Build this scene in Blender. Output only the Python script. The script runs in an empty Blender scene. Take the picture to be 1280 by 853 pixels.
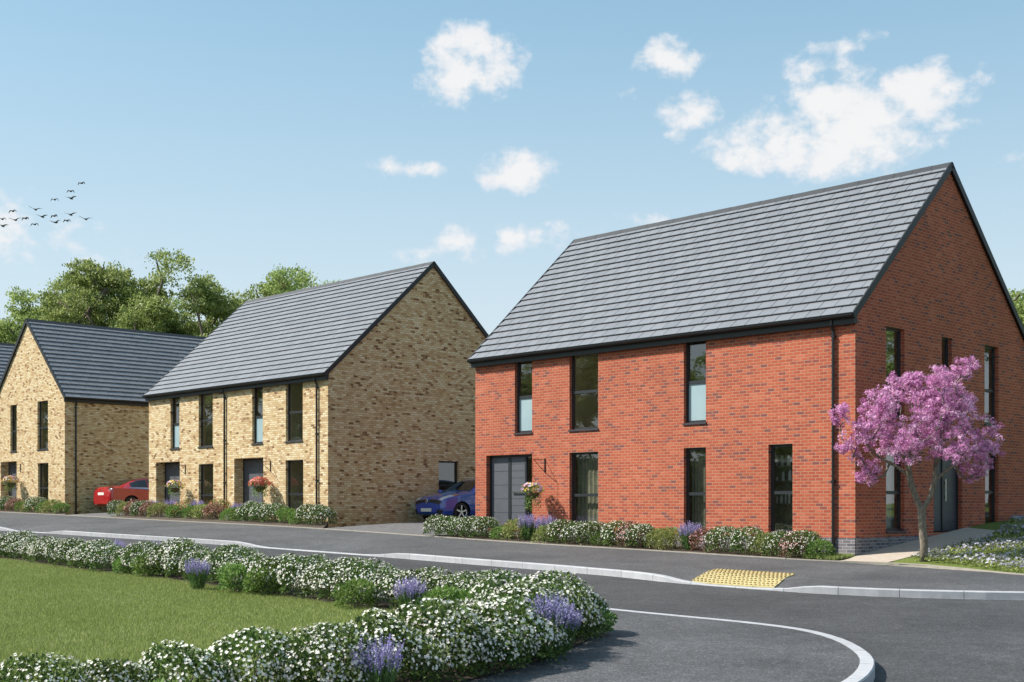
import bpy, math, random
import numpy as np
from mathutils import Vector
R = math.radians
S = bpy.context.scene
C = S.collection
rnd = random.Random(7)

# ------------------------------------------------------------------ helpers
def link(o, parent=None):
    C.objects.link(o)
    if parent is not None: o.parent = parent
    return o

def tag(o, label, cat, group=None):
    o['label'] = label; o['category'] = cat
    if group: o['group'] = group
    return o

def empty(name, loc, rz=0, label=None, cat=None, group=None, sc=1.0):
    o = bpy.data.objects.new(name, None); C.objects.link(o)
    o.location = loc; o.rotation_euler = (0, 0, rz); o.scale = (sc, sc, sc)
    o.empty_display_size = .2
    if label: tag(o, label, cat, group)
    return o

def copy_tree(o, parent=None):
    c = o.copy(); C.objects.link(c); c.parent = parent
    for ch in list(o.children): copy_tree(ch, c)
    return c

class MB:
    def __init__(s): s.v = []; s.f = []; s.mi = []
    def poly(s, pts, m=0):
        n = len(s.v); s.v += [tuple(p) for p in pts]; s.f.append(tuple(range(n, n+len(pts)))); s.mi.append(m); return s
    def box(s, a, b, m=0):
        x0, x1 = sorted((a[0], b[0])); y0, y1 = sorted((a[1], b[1])); z0, z1 = sorted((a[2], b[2]))
        n = len(s.v)
        s.v += [(x0,y0,z0),(x1,y0,z0),(x1,y1,z0),(x0,y1,z0),(x0,y0,z1),(x1,y0,z1),(x1,y1,z1),(x0,y1,z1)]
        for q in ((0,3,2,1),(4,5,6,7),(0,1,5,4),(1,2,6,5),(2,3,7,6),(3,0,4,7)):
            s.f.append(tuple(n+i for i in q)); s.mi.append(m)
        return s
    def hexa(s, p, m=0):       # 8 points: bottom 4, top 4
        n = len(s.v); s.v += [tuple(q) for q in p]
        for q in ((0,3,2,1),(4,5,6,7),(0,1,5,4),(1,2,6,5),(2,3,7,6),(3,0,4,7)):
            s.f.append(tuple(n+i for i in q)); s.mi.append(m)
        return s
    def tube(s, pts, rad, seg=10, cap=True, m=0):
        pts = [Vector(p) for p in pts]
        if not isinstance(rad, (list, tuple)): rad = [rad]*len(pts)
        n0 = len(s.v); up = None
        for i, p in enumerate(pts):
            d = (pts[min(i+1, len(pts)-1)] - pts[max(i-1, 0)])
            if d.length < 1e-9: d = Vector((0,0,1))
            d.normalize()
            if up is None: up = Vector((1,0,0)) if abs(d.x) < .9 else Vector((0,1,0))
            a = (up - d*up.dot(d)).normalized(); b = d.cross(a); up = a
            for k in range(seg):
                t = 2*math.pi*k/seg
                s.v.append(tuple(p + (a*math.cos(t) + b*math.sin(t))*rad[i]))
        for i in range(len(pts)-1):
            for k in range(seg):
                a0 = n0+i*seg+k; a1 = n0+i*seg+(k+1) % seg
                s.f.append((a0, a1, a1+seg, a0+seg)); s.mi.append(m)
        if cap:
            s.f.append(tuple(n0+k for k in reversed(range(seg)))); s.mi.append(m)
            e = n0+(len(pts)-1)*seg
            s.f.append(tuple(e+k for k in range(seg))); s.mi.append(m)
        return s
    def build(s, name, mat, parent=None, smooth=False, bevel=0):
        me = bpy.data.meshes.new(name); me.from_pydata(s.v, [], s.f)
        mats = mat if isinstance(mat, (list, tuple)) else [mat]
        for m in mats: me.materials.append(m)
        if len(mats) > 1: me.polygons.foreach_set('material_index', s.mi)
        if smooth: me.polygons.foreach_set('use_smooth', [True]*len(s.f))
        me.update()
        o = bpy.data.objects.new(name, me); link(o, parent)
        if bevel:
            md = o.modifiers.new('bevel', 'BEVEL'); md.width = bevel; md.segments = 2; md.limit_method = 'ANGLE'
        return o

def np_mesh(name, verts, k, mat, parent=None, attr=None):
    """verts (n*k,3): n separate k-gons"""
    verts = np.asarray(verts, dtype=np.float32).reshape(-1, 3); n = len(verts)//k
    me = bpy.data.meshes.new(name)
    me.vertices.add(n*k); me.vertices.foreach_set('co', verts.ravel())
    me.loops.add(n*k); me.loops.foreach_set('vertex_index', np.arange(n*k, dtype=np.int32))
    me.polygons.add(n); me.polygons.foreach_set('loop_start', np.arange(0, n*k, k, dtype=np.int32))
    try: me.polygons.foreach_set('loop_total', np.full(n, k, dtype=np.int32))
    except Exception: pass
    me.update(calc_edges=True)
    a = me.attributes.new('rnd', 'FLOAT', 'POINT')
    if attr is None: attr = np.repeat(np.random.RandomState(n % 1000).rand(n), k)
    a.data.foreach_set('value', np.asarray(attr, dtype=np.float32))
    me.materials.append(mat)
    o = bpy.data.objects.new(name, me); return link(o, parent)

def struct(o): o['kind'] = 'structure'; return o

# ------------------------------------------------------------------ node helper
class NT:
    def __init__(s, tree): s.t = tree; s.n = tree.nodes; s.l = tree.links
    def new(s, typ, **kw):
        n = s.n.new(typ)
        for k, v in kw.items():
            if hasattr(n, k): setattr(n, k, v)
        return n
    def put(s, sock, v):
        if v is None: return
        if hasattr(v, 'node'): s.l.new(v, sock)
        else:
            if hasattr(sock, 'default_value'):
                if sock.type == 'RGBA' and len(v) == 3: v = (*v, 1)
                sock.default_value = v
    def m(s, op, a, b=None, c=None, clamp=False):
        n = s.new('ShaderNodeMath', operation=op, use_clamp=clamp)
        s.put(n.inputs[0], a)
        if b is not None: s.put(n.inputs[1], b)
        if c is not None: s.put(n.inputs[2], c)
        return n.outputs[0]
    def mix(s, f, a, b, blend='MIX'):
        n = s.new('ShaderNodeMix', data_type='RGBA', blend_type=blend)
        s.put(n.inputs['Factor'], f)
        s.put(n.inputs[6], a); s.put(n.inputs[7], b)
        return n.outputs[2]
    def ramp(s, f, stops, interp='LINEAR'):
        n = s.new('ShaderNodeValToRGB'); n.color_ramp.interpolation = interp
        e = n.color_ramp.elements
        while len(e) < len(stops): e.new(.5)
        for q, (p, c) in zip(e, stops): q.position = p; q.color = (*c, 1) if len(c) == 3 else c
        s.put(n.inputs[0], f); return n.outputs[0]
    def noise(s, vec, scale, detail=3, rough=.5, out='Fac'):
        n = s.new('ShaderNodeTexNoise'); s.put(n.inputs['Vector'], vec)
        n.inputs['Scale'].default_value = scale; n.inputs['Detail'].default_value = detail
        n.inputs['Roughness'].default_value = rough
        return n.outputs[out]
    def obj(s): return s.new('ShaderNodeTexCoord').outputs['Object']
    def sep(s, v):
        n = s.new('ShaderNodeSeparateXYZ'); s.put(n.inputs[0], v); return n.outputs
    def comb(s, x, y, z=0.0):
        n = s.new('ShaderNodeCombineXYZ')
        for i, q in enumerate((x, y, z)): s.put(n.inputs[i], q)
        return n.outputs[0]
    def smooth(s, v, a, b, c=0.0, d=1.0):
        n = s.new('ShaderNodeMapRange', interpolation_type='SMOOTHSTEP')
        s.put(n.inputs[0], v); n.inputs[1].default_value = a; n.inputs[2].default_value = b
        n.inputs[3].default_value = c; n.inputs[4].default_value = d
        return n.outputs[0]
    def bump(s, h, strength=.3, dist=.01, nrm=None):
        n = s.new('ShaderNodeBump'); n.inputs['Strength'].default_value = strength
        n.inputs['Distance'].default_value = dist; s.put(n.inputs['Height'], h); s.put(n.inputs['Normal'], nrm)
        return n.outputs[0]

def mat(name, fn=None, col=(.5,.5,.5), rough=.6, metal=0, spec=.5, coat=0, nz=0, nscale=20):
    m = bpy.data.materials.new(name); m.use_nodes = True
    t = NT(m.node_tree); p = t.n['Principled BSDF']
    p.inputs['Roughness'].default_value = rough; p.inputs['Metallic'].default_value = metal
    p.inputs['Specular IOR Level'].default_value = spec; p.inputs['Coat Weight'].default_value = coat
    if fn: fn(t, p)
    else:
        v = t.noise(t.obj(), nscale, 4, .6)
        a = tuple(c*(1-nz) for c in col); b = tuple(min(1, c*(1+nz)) for c in col)
        t.put(p.inputs['Base Color'], t.ramp(v, [(.3, a), (.7, b)]))
    return m

# ------------------------------------------------------------------ materials
def brick_fn(stops, mortar, gauge=.066, bl=.20, mj=.0135, rough=.85, patch=.12, ps=1.1):
    def fn(t, p):
        x, y, z = t.sep(t.obj())
        u = t.m('ADD', x, y); zz = t.m('ADD', z, 50.0)
        rowf = t.m('DIVIDE', zz, gauge); row = t.m('FLOOR', rowf)
        uu = t.m('ADD', t.m('DIVIDE', t.m('ADD', u, 100.0), bl), t.m('MULTIPLY', t.m('MODULO', row, 2.0), .5))
        colf = t.m('FLOOR', uu)
        wn = t.new('ShaderNodeTexWhiteNoise', noise_dimensions='2D')
        t.put(wn.inputs[0], t.comb(colf, row)); v = wn.outputs['Value']
        fz = t.m('FRACT', rowf); fu = t.m('FRACT', uu)
        def edge(f, w):   # 1 inside brick, 0 in the joint
            d = t.m('MINIMUM', f, t.m('SUBTRACT', 1.0, f))
            return t.smooth(d, w*.35, w*.65)
        inside = t.m('MULTIPLY', edge(fz, mj/gauge), edge(fu, mj/bl))
        n1 = t.noise(t.obj(), ps, 3, .6)
        v2 = t.m('ADD', v, t.m('MULTIPLY', t.m('SUBTRACT', n1, .5), patch*3))
        c = t.ramp(v2, stops)
        fine = t.noise(t.obj(), 60, 3, .7)
        c = t.mix(.35, c, t.ramp(fine, [(.3, (.35,.35,.35)), (.7, (.75,.75,.75))]), 'OVERLAY')
        col = t.mix(inside, mortar, c)
        st = t.noise(t.obj(), .45, 4, .6)
        col = t.mix(.16, col, t.ramp(st, [(.35, (.25,.25,.25)), (.65, (.7,.7,.7))]), 'OVERLAY')
        t.put(p.inputs['Base Color'], col)
        h = t.m('ADD', t.m('MULTIPLY', inside, .8), t.m('MULTIPLY', fine, .2))
        t.put(p.inputs['Normal'], t.bump(h, .55, .008))
        p.inputs['Roughness'].default_value = rough; p.inputs['Specular IOR Level'].default_value = .25
    return fn

M = {}
M['red_brick'] = mat('red_brick', brick_fn([(0, (.17,.062,.055)), (.08, (.22,.062,.050)), (.17, (.31,.068,.038)), (.5, (.36,.080,.040)), (.85, (.39,.095,.048)), (1, (.43,.12,.068))], (.40,.22,.14), gauge=.067, bl=.185, patch=.2, ps=4.5))
M['blue_brick'] = mat('blue_brick', brick_fn([(0, (.09,.085,.10)), (.5, (.15,.14,.16)), (1, (.21,.195,.21))], (.34,.31,.29)))
M['buff_brick'] = mat('buff_brick', brick_fn([(0, (.17,.088,.04)), (.035, (.25,.14,.062)), (.085, (.44,.285,.14)), (.4, (.54,.39,.205)), (.75, (.62,.49,.29)), (1, (.68,.575,.385))], (.35,.255,.155), gauge=.07, bl=.185, patch=.30, ps=5.5))

def tile_fn(t, p):
    v = t.new('ShaderNodeAttribute', attribute_name='rnd').outputs['Fac']
    n = t.noise(t.obj(), 3.0, 5, .65); f = t.noise(t.obj(), 90, 2, .6)
    c = t.ramp(v, [(0, (.162,.170,.188)), (.5, (.176,.184,.202)), (1, (.192,.20,.218))])
    c = t.mix(.16, c, t.ramp(n, [(.35, (.3,.3,.3)), (.7, (.68,.68,.68))]), 'OVERLAY')
    c = t.mix(.2, c, t.ramp(f, [(.3, (.3,.3,.3)), (.7, (.7,.7,.7))]), 'OVERLAY')
    t.put(p.inputs['Base Color'], c); t.put(p.inputs['Normal'], t.bump(f, .15, .004))
    p.inputs['Roughness'].default_value = .55; p.inputs['Specular IOR Level'].default_value = .4
M['tile'] = mat('roof_tile', tile_fn)
M['ridge'] = mat('ridge_tile', col=(.022,.024,.028), rough=.6, nz=.25, nscale=8)
M['trim'] = mat('dark_trim', col=(.009,.010,.012), rough=.5, nz=.15, nscale=4)
M['frame'] = mat('window_frame', col=(.020,.023,.027), rough=.4, nz=.1, nscale=4)
M['pipe'] = mat('rain_pipe', col=(.012,.012,.013), rough=.3, nz=.1, nscale=4)
M['sill'] = mat('sill_metal', col=(.035,.038,.044), rough=.45, nz=.15, nscale=4)
M['door'] = mat('door_slate', col=(.040,.046,.058), rough=.42, nz=.08, nscale=5)
M['door_grey'] = mat('door_grey', col=(.085,.09,.105), rough=.5, nz=.08, nscale=5)
M['steel'] = mat('steel', col=(.55,.55,.56), rough=.25, metal=1, nz=.05)
M['plaster'] = mat('interior_plaster', col=(.78,.70,.54), rough=.9, nz=.06, nscale=2)
M['curtain'] = mat('curtain_cloth', col=(.55,.53,.48), rough=.9, nz=.2, nscale=9)
M['blind'] = mat('blind_cloth', col=(.24,.22,.155), rough=.9, nz=.3, nscale=5)
M['wood'] = mat('wood', col=(.22,.13,.07), rough=.6, nz=.25, nscale=12)
M['soil'] = mat('bed_soil', col=(.075,.055,.038), rough=.95, nz=.45, nscale=14)
M['black'] = mat('black_rubber', col=(.012,.012,.012), rough=.7, nz=.2)
M['pot'] = mat('basket_liner', col=(.10,.07,.035), rough=.9, nz=.4, nscale=40)
M['white_item'] = mat('white_china', col=(.75,.74,.70), rough=.4, nz=.05)

def glass_fn(t, p):
    out = t.n['Material Output']; t.n.remove(p)
    tr = t.new('ShaderNodeBsdfTransparent'); tr.inputs[0].default_value = (.80,.83,.80,1)
    gl = t.new('ShaderNodeBsdfGlossy'); gl.inputs['Roughness'].default_value = .015
    gl.inputs['Color'].default_value = (.95,.97,1,1)
    wv = t.noise(t.obj(), 1.4, 1, .4)
    t.put(gl.inputs['Normal'], t.bump(wv, .02, .05))
    fr = t.new('ShaderNodeLayerWeight'); fr.inputs['Blend'].default_value = .5
    mx = t.new('ShaderNodeMixShader'); t.put(mx.inputs[0], t.m('ADD', .16, t.m('MULTIPLY', t.m('POWER', fr.outputs['Facing'], 4.0), .85), clamp=True))
    t.l.new(tr.outputs[0], mx.inputs[1]); t.l.new(gl.outputs[0], mx.inputs[2])
    t.l.new(mx.outputs[0], out.inputs['Surface'])
M['glass'] = mat('window_glass', glass_fn)
def frosted_fn(t, p):
    t.put(p.inputs['Base Color'], t.ramp(t.noise(t.obj(), 1.5, 2), [(.3, (.27,.37,.40)), (.7, (.33,.43,.45))]))
    p.inputs['Roughness'].default_value = .25; p.inputs['Specular IOR Level'].default_value = .6
M['frosted'] = mat('frosted_glass', frosted_fn)

def asphalt_fn(base, var, seam=0):
    def fn(t, p):
        o = t.obj()
        g = t.new('ShaderNodeTexVoronoi'); t.put(g.inputs['Vector'], o); g.inputs['Scale'].default_value = 75
        gc = t.sep(g.outputs['Color'])[0]
        f = t.noise(o, 240, 2, .6); b = t.noise(o, .55, 5, .6); d = t.noise(o, 5, 4, .65)
        c = t.ramp(gc, [(0, tuple(k*.55 for k in base)), (.6, base), (.9, tuple(k*1.35 for k in base)), (1, tuple(k*2.2 for k in base))])
        c = t.mix(var, c, t.ramp(b, [(.3, (.3,.3,.3)), (.72, (.72,.72,.72))]), 'OVERLAY')
        c = t.mix(var*.7, c, t.ramp(d, [(.3, (.34,.34,.34)), (.7, (.68,.68,.68))]), 'OVERLAY')
        t.put(p.inputs['Base Color'], c)
        t.put(p.inputs['Normal'], t.bump(t.m('ADD', gc, f), .5, .006))
        p.inputs['Roughness'].default_value = .8; p.inputs['Specular IOR Level'].default_value = .35
    return fn
M['road'] = mat('road_asphalt', asphalt_fn((.056,.055,.056), .75))
M['pavement'] = mat('pavement_asphalt', asphalt_fn((.080,.079,.081), .7))
def conc_fn(base):
    def fn(t, p):
        o = t.obj(); v = t.new('ShaderNodeAttribute', attribute_name='rnd').outputs['Fac']
        c = t.ramp(v, [(0, tuple(k*.86 for k in base)), (1, base)])
        c = t.mix(.45, c, t.ramp(t.noise(o, 6, 5, .65), [(.3, (.36,.36,.36)), (.7, (.62,.62,.62))]), 'OVERLAY')
        c = t.mix(.3, c, t.ramp(t.noise(o, 130, 2, .6), [(.3, (.35,.35,.35)), (.7, (.66,.66,.66))]), 'OVERLAY')
        t.put(p.inputs['Base Color'], c); p.inputs['Roughness'].default_value = .85
        p.inputs['Specular IOR Level'].default_value = .3
    return fn
M['kerb'] = mat('kerb_concrete', conc_fn((.40,.40,.415)))
M['edging'] = mat('edging_concrete', conc_fn((.38,.34,.29)))
M['slab'] = mat('path_slab', conc_fn((.50,.42,.34)))
def paving_fn(t, p):
    x, y, z = t.sep(t.obj())
    b = t.new('ShaderNodeTexBrick'); t.put(b.inputs['Vector'], t.obj())
    mp = t.new('ShaderNodeMapping'); t.put(mp.inputs[0], t.obj()); mp.inputs['Rotation'].default_value = (0, 0, R(45.9))
    t.put(b.inputs['Vector'], mp.outputs[0]); b.inputs['Scale'].default_value = 1
    b.inputs['Brick Width'].default_value = .2; b.inputs['Row Height'].default_value = .1; b.inputs['Mortar Size'].default_value = .006
    b.inputs['Color1'].default_value = (.105,.10,.10,1); b.inputs['Color2'].default_value = (.155,.15,.148,1)
    b.inputs['Mortar'].default_value = (.06,.055,.05,1)
    t.put(p.inputs['Base Color'], b.outputs[0]); p.inputs['Roughness'].default_value = .85
M['paving'] = mat('block_paving', paving_fn)
M['tactile'] = mat('tactile_paving', conc_fn((.56,.47,.22)))
def turf_fn(t, p):
    o = t.obj()
    c = t.ramp(t.noise(o, 45, 4, .7), [(.25, (.07,.10,.022)), (.5, (.13,.165,.04)), (.8, (.20,.23,.065))])
    c = t.mix(.5, c, t.ramp(t.noise(o, .8, 4, .6), [(.3, (.35,.35,.35)), (.7, (.65,.65,.65))]), 'OVERLAY')
    t.put(p.inputs['Base Color'], c); p.inputs['Roughness'].default_value = .9; p.inputs['Specular IOR Level'].default_value = .1
    t.put(p.inputs['Normal'], t.bump(t.noise(o, 120, 2, .7), .6, .02))
M['turf'] = mat('turf', turf_fn)

def leaf_fn(stops, trans=.35, rough=.5, spec=.35, patch=0.0, pscale=1.0):
    def fn(t, p):
        out = t.n['Material Output']
        v = t.new('ShaderNodeAttribute', attribute_name='rnd').outputs['Fac']
        if patch:
            v = t.m('ADD', v, t.m('MULTIPLY', t.m('SUBTRACT', t.noise(t.obj(), pscale, 3, .6), .5), patch), clamp=True)
        oi = t.new('ShaderNodeObjectInfo').outputs['Random']
        c = t.ramp(v, stops)
        hs = t.new('ShaderNodeHueSaturation'); t.put(hs.inputs['Color'], c)
        t.put(hs.inputs['Value'], t.m('ADD', .88, t.m('MULTIPLY', oi, .24)))
        t.put(hs.inputs['Hue'], t.m('ADD', .49, t.m('MULTIPLY', oi, .02)))
        c = hs.outputs[0]
        t.put(p.inputs['Base Color'], c); p.inputs['Roughness'].default_value = rough; p.inputs['Specular IOR Level'].default_value = spec
        if trans:
            tl = t.new('ShaderNodeBsdfTranslucent'); t.put(tl.inputs[0], c)
            mx = t.new('ShaderNodeMixShader'); mx.inputs[0].default_value = trans
            t.l.new(p.outputs[0], mx.inputs[1]); t.l.new(tl.outputs[0], mx.inputs[2]); t.l.new(mx.outputs[0], out.inputs['Surface'])
    return fn
M['leaf_dark'] = mat('shrub_leaf', leaf_fn([(0, (.035,.065,.018)), (.5, (.08,.14,.032)), (.85, (.15,.23,.05)), (1, (.26,.32,.10))]))
M['leaf_green'] = mat('bright_leaf', leaf_fn([(0, (.07,.14,.025)), (.5, (.15,.26,.055)), (1, (.30,.40,.12))]))
M['leaf_yellow'] = mat('yellow_leaf', leaf_fn([(0, (.13,.17,.04)), (.5, (.27,.31,.09)), (1, (.45,.45,.18))]))
M['leaf_copper'] = mat('copper_leaf', leaf_fn([(0, (.10,.05,.035)), (.4, (.22,.11,.075)), (.75, (.38,.20,.14)), (1, (.20,.25,.08))]))
M['leaf_stem'] = mat('lavender_stem', leaf_fn([(0, (.07,.13,.04)), (.5, (.12,.21,.06)), (1, (.20,.30,.11))]))
M['white_petal'] = mat('white_petal', leaf_fn([(0, (.72,.62,.62)), (.3, (.82,.78,.70)), (1, (.87,.85,.76))], trans=.25))
M['violet_petal'] = mat('violet_petal', leaf_fn([(0, (.22,.17,.42)), (.5, (.36,.30,.58)), (1, (.52,.46,.72))], trans=.25))
M['pink_petal'] = mat('pink_petal', leaf_fn([(0, (.44,.12,.33)), (.35, (.64,.26,.51)), (.75, (.78,.44,.68)), (1, (.90,.70,.84))], trans=.3, patch=.25, pscale=2))
M['orange_petal'] = mat('orange_petal', leaf_fn([(0, (.55,.09,.05)), (.6, (.75,.20,.12)), (1, (.85,.40,.28))], trans=.25))
M['mixed_petal'] = mat('mixed_petal', leaf_fn([(0, (.45,.22,.50)), (.35, (.75,.45,.65)), (.5, (.85,.60,.08)), (.75, (.85,.45,.06)), (1, (.85,.82,.75))], trans=.2))
M['rose_petal'] = mat('rose_petal', leaf_fn([(0, (.55,.20,.22)), (1, (.75,.45,.42))], trans=.2))
M['tree_leaf'] = mat('tree_leaf', leaf_fn([(0, (.09,.14,.03)), (.4, (.22,.29,.075)), (.75, (.38,.45,.15)), (1, (.54,.58,.27))], trans=.45, patch=.5, pscale=.5))
M['grass_blade'] = mat('grass_blade', leaf_fn([(0, (.17,.215,.055)), (.5, (.26,.31,.085)), (.85, (.36,.39,.14)), (1, (.48,.48,.24))], trans=.3, patch=.5, pscale=.9))
M['cover_flower'] = mat('cover_flower', leaf_fn([(0, (.25,.22,.36)), (.5, (.44,.42,.52)), (1, (.66,.64,.66))], trans=.2))
def bark_fn(base):
    def fn(t, p):
        o = t.obj(); mp = t.new('ShaderNodeMapping'); t.put(mp.inputs[0], o); mp.inputs['Scale'].default_value = (1, 1, .35)
        n = t.noise(mp.outputs[0], 28, 5, .7)
        t.put(p.inputs['Base Color'], t.ramp(n, [(.3, tuple(k*.35 for k in base)), (.55, base), (.75, tuple(min(1, k*1.6) for k in base))]))
        t.put(p.inputs['Normal'], t.bump(n, .7, .02)); p.inputs['Roughness'].default_value = .9
    return fn
M['bark'] = mat('bark', bark_fn((.16,.125,.09)))
M['cherry_bark'] = mat('cherry_bark', bark_fn((.20,.165,.125)))
M['feather'] = mat('bird_feather', col=(.05,.05,.055), rough=.8, nz=.2)

# ------------------------------------------------------------------ terrain
def T(x, y): return .024*max(-30.0, min(95.0, y))
def nn(x, y): return .718*x + .696*y
def Pv(x, y):        # finished pavement level on the houses' side
    r = max(0.0, min(.0235, .0015*(y-25)))
    return T(x, y) + .12 + max(0.0, min(8.0, nn(x, y)-17))*r
CR = (7.015, 26.0)
def Gd(x, y):        # garden to the right of the red house, climbing to its side door
    t = .718*(x-CR[0]) + .696*(y-CR[1])
    return Pv(x, y) + max(0.0, .07 + .08*min(t, 6.0))

def resample(pts, n):
    P = [Vector(p) for p in pts]; d = [0]
    for a, b in zip(P, P[1:]): d.append(d[-1] + (b-a).length)
    out = []
    for i in range(n):
        s = d[-1]*i/(n-1); k = 0
        while k < len(d)-2 and d[k+1] < s: k += 1
        f = (s-d[k])/max(1e-9, d[k+1]-d[k]); out.append(P[k].lerp(P[k+1], min(1, f)))
    return out
def catmull(pts, sub=6):
    P = [Vector(p) for p in pts]; out = []
    for i in range(len(P)-1):
        p0 = P[max(i-1, 0)]; p1 = P[i]; p2 = P[i+1]; p3 = P[min(i+2, len(P)-1)]
        for k in range(sub):
            t = k/sub
            out.append(.5*((2*p1) + (p2-p0)*t + (2*p0-5*p1+4*p2-p3)*t*t + (3*p1-p0-3*p2+p3)*t**3))
    out.append(P[-1]); return out
def offset(pts, d):      # 2-D polyline shifted to its left by d
    out = []
    for i, p in enumerate(pts):
        t = (pts[min(i+1, len(pts)-1)] - pts[max(i-1, 0)]).to_2d().normalized()
        out.append(Vector((p.x - t.y*d, p.y + t.x*d, p.z if len(p) > 2 else 0)))
    return out
def ruled(name, A, B, m, zf, material, n=80, dz=0.0):
    A = resample(A, n); B = resample(B, n); mb = MB(); idx = []
    for i in range(n):
        for j in range(m+1):
            p = A[i].lerp(B[i], j/m); mb.v.append((p.x, p.y, zf(p.x, p.y, j/m)+dz))
    for i in range(n-1):
        for j in range(m):
            a = i*(m+1)+j; mb.f.append((a, a+1, a+m+2, a+m+1)); mb.mi.append(0)
    return mb.build(name, material, smooth=True)
def sheet(name, poly, dz, material):
    mb = MB(); mb.poly([(x, y, .024*y+dz) for x, y in poly]); return mb.build(name, material)

# ground to the horizon
mb = MB(); xs = [-600,-200,-80,-40,-20,0,20,40,80,200,600]; ys = [-300,-100,-30,0,20,40,60,80,95,150,300,900]
for y in ys:
    for x in xs: mb.v.append((x, y, T(x, y)-.08))
for j in range(len(ys)-1):
    for i in range(len(xs)-1):
        a = j*len(xs)+i; mb.f.append((a, a+1, a+1+len(xs), a+len(xs))); mb.mi.append(0)
struct(mb.build('ground', M['turf']))

# far kerb line: x, y, upstand above the road
FK = [(-60,84.5,.12),(-30,55.0,.12),(-17.2,42.5,.12),(-16.2,41.5,.025),(-14.9,40.3,.025),(-13.97,39.5,.12),(-12,37.6,.12),(-10,35.8,.12),(-7.88,33.8,.12),(-7.1,33.0,.12),
      (-6.4,32.25,.025),(-4.9,30.65,.025),(-3.2,28.9,.025),(-2.55,28.2,.12),(-1,26.4,.12),(.7,24.55,.12),(2.0,22.95,.12),(2.5,22.1,.12),(3.0,21.45,.02),
      (3.55,20.9,.02),(4.15,20.3,.02),(4.65,19.85,.12),(5.3,19.42,.12),(5.9,19.15,.12),(6.8,18.88,.12),(8,18.68,.12),(10,18.5,.12),(14,18.6,.12),(22,19.4,.12),(45,23,.12)]
far_line = resample(FK, 260)
# the back edge of the pavement
BK = [(-62,82),(-30,62.5)]
def at_n(n, px_x, px_y): return (px_x, px_y)
BK = [(-66,94),(-36,69.4),(-23.3,56.1),(-18.9,51.6),(-12,44.4),(-6.1,38.5),(-2.1,34.05),(.5,31.1),(3.2,28.45),(5.2,26.4),(6.25,25.45),(7.2,25.05),(7.9,24.75),(8.25,23.9),(8.5,22.6),(8.8,21.6),(9.6,21.05),(11,20.8),(14,20.9),(22,21.7),(45,25.3)]
BK = [(-66,94),(-36,69.4),(-23.3,56.1),(-18.9,51.6),(-12,44.4),(-6.1,38.5),(-2.1,34.05),(.5,31.1),(3.2,28.45),(5.2,26.4),(6.25,25.45),(7.1,25.0),(7.8,24.4),(8.25,23.4),(8.6,22.4),(9.1,21.6),(10,21.05),(11.2,20.8),(14,20.9),(22,21.7),(45,25.3)]
back_line = catmull([(x, y, 0) for x, y in BK], 5)

# road surface
poly = [(p.x, p.y) for p in offset(far_line[::4]+[far_line[-1]], .06)]
poly += [(45,-25),(-60,-25)]
struct(sheet('road', poly, 0.0, M['road']))

def kerb_stones(name, line, w, inner_h, length=.915, drop=.3, side=1, hscale=1.0):
    tot = sum((b-a).length for a, b in zip(line, line[1:])); n = int(tot/length)*3; length /= 3
    pts = resample(line, n+1); off = offset(pts, w*side); verts = []; attr = []; r = np.random.RandomState(3)
    for i in range(n):
        a, b, c, d = pts[i], pts[i+1], off[i+1], off[i]
        e = (b-a)*(.004/length)
        es = e*(i % 3 == 0); ee = e*(i % 3 == 2); a2 = a+es; b2 = b-ee; c2 = c-ee; d2 = d+es
        za, zb = a.z, b.z; ch = .012
        def q(p, h, k=0.0, o=None):
            if o is not None: p = p.lerp(o, k)
            return (p.x, p.y, .024*p.y + h)
        f = ch/w
        T0 = [q(a2,za,f,d2), q(b2,zb,f,c2), q(c2,zb), q(d2,za)]
        F0 = [q(a2,za-ch), q(b2,zb-ch)]; L0 = [q(a2,-drop), q(b2,-drop)]; K0 = [q(d2,-drop), q(c2,-drop)]
        if i % 3 == 0: v = r.rand()
        for quad in ((T0[0],T0[1],T0[2],T0[3]), (F0[0],F0[1],T0[1],T0[0]), (L0[0],L0[1],F0[1],F0[0]), (K0[1],K0[0],T0[3],T0[2]), (L0[0],F0[0],T0[3],K0[0]), (L0[1],K0[1],T0[2],F0[1])):
            verts += quad; attr += [v]*4
    return struct(np_mesh(name, verts, 4, M['kerb'], attr=attr))
kerb_stones('kerb', far_line, .135, None)
struct(ruled('channel_line', far_line, offset(far_line, -.01), 1, lambda x, y, f: .024*y+.003, M['kerb'], 200))

# pavement: ramps up behind the dropped kerbs
kin = offset(far_line, .135); NP = 261
kin_r = resample([(p.x, p.y, p.z) for p in kin], NP)
def param_line(line, n):
    P = [(p.x, p.y, 0) for p in line]; return P
mb = MB()
bl = resample(back_line, 1200)
for i, p in enumerate(kin_r):
    # nearest point of the back line
    q = min(bl, key=lambda b: (b.x-p.x)**2+(b.y-p.y)**2)
    d = math.hypot(q.x-p.x, q.y-p.y); m = min(1.0, .95/d)
    for f in (0, m*.5, m, m+(1-m)*.5, 1.0):
        x = p.x+(q.x-p.x)*f; y = p.y+(q.y-p.y)*f
        k = min(1, f/m); z = Pv(x, y); z = z-(.12-p.z)*(1-k) - .004*(1-k)
        mb.v.append((x, y, z))
for i in range(NP-1):
    for j in range(4):
        a = i*5+j; mb.f.append((a, a+5, a+6, a+1)); mb.mi.append(0)
struct(mb.build('pavement', M['pavement'], smooth=True))
from mathutils.bvhtree import BVHTree
PAVE = BVHTree.FromPolygons(mb.v, mb.f)

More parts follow.
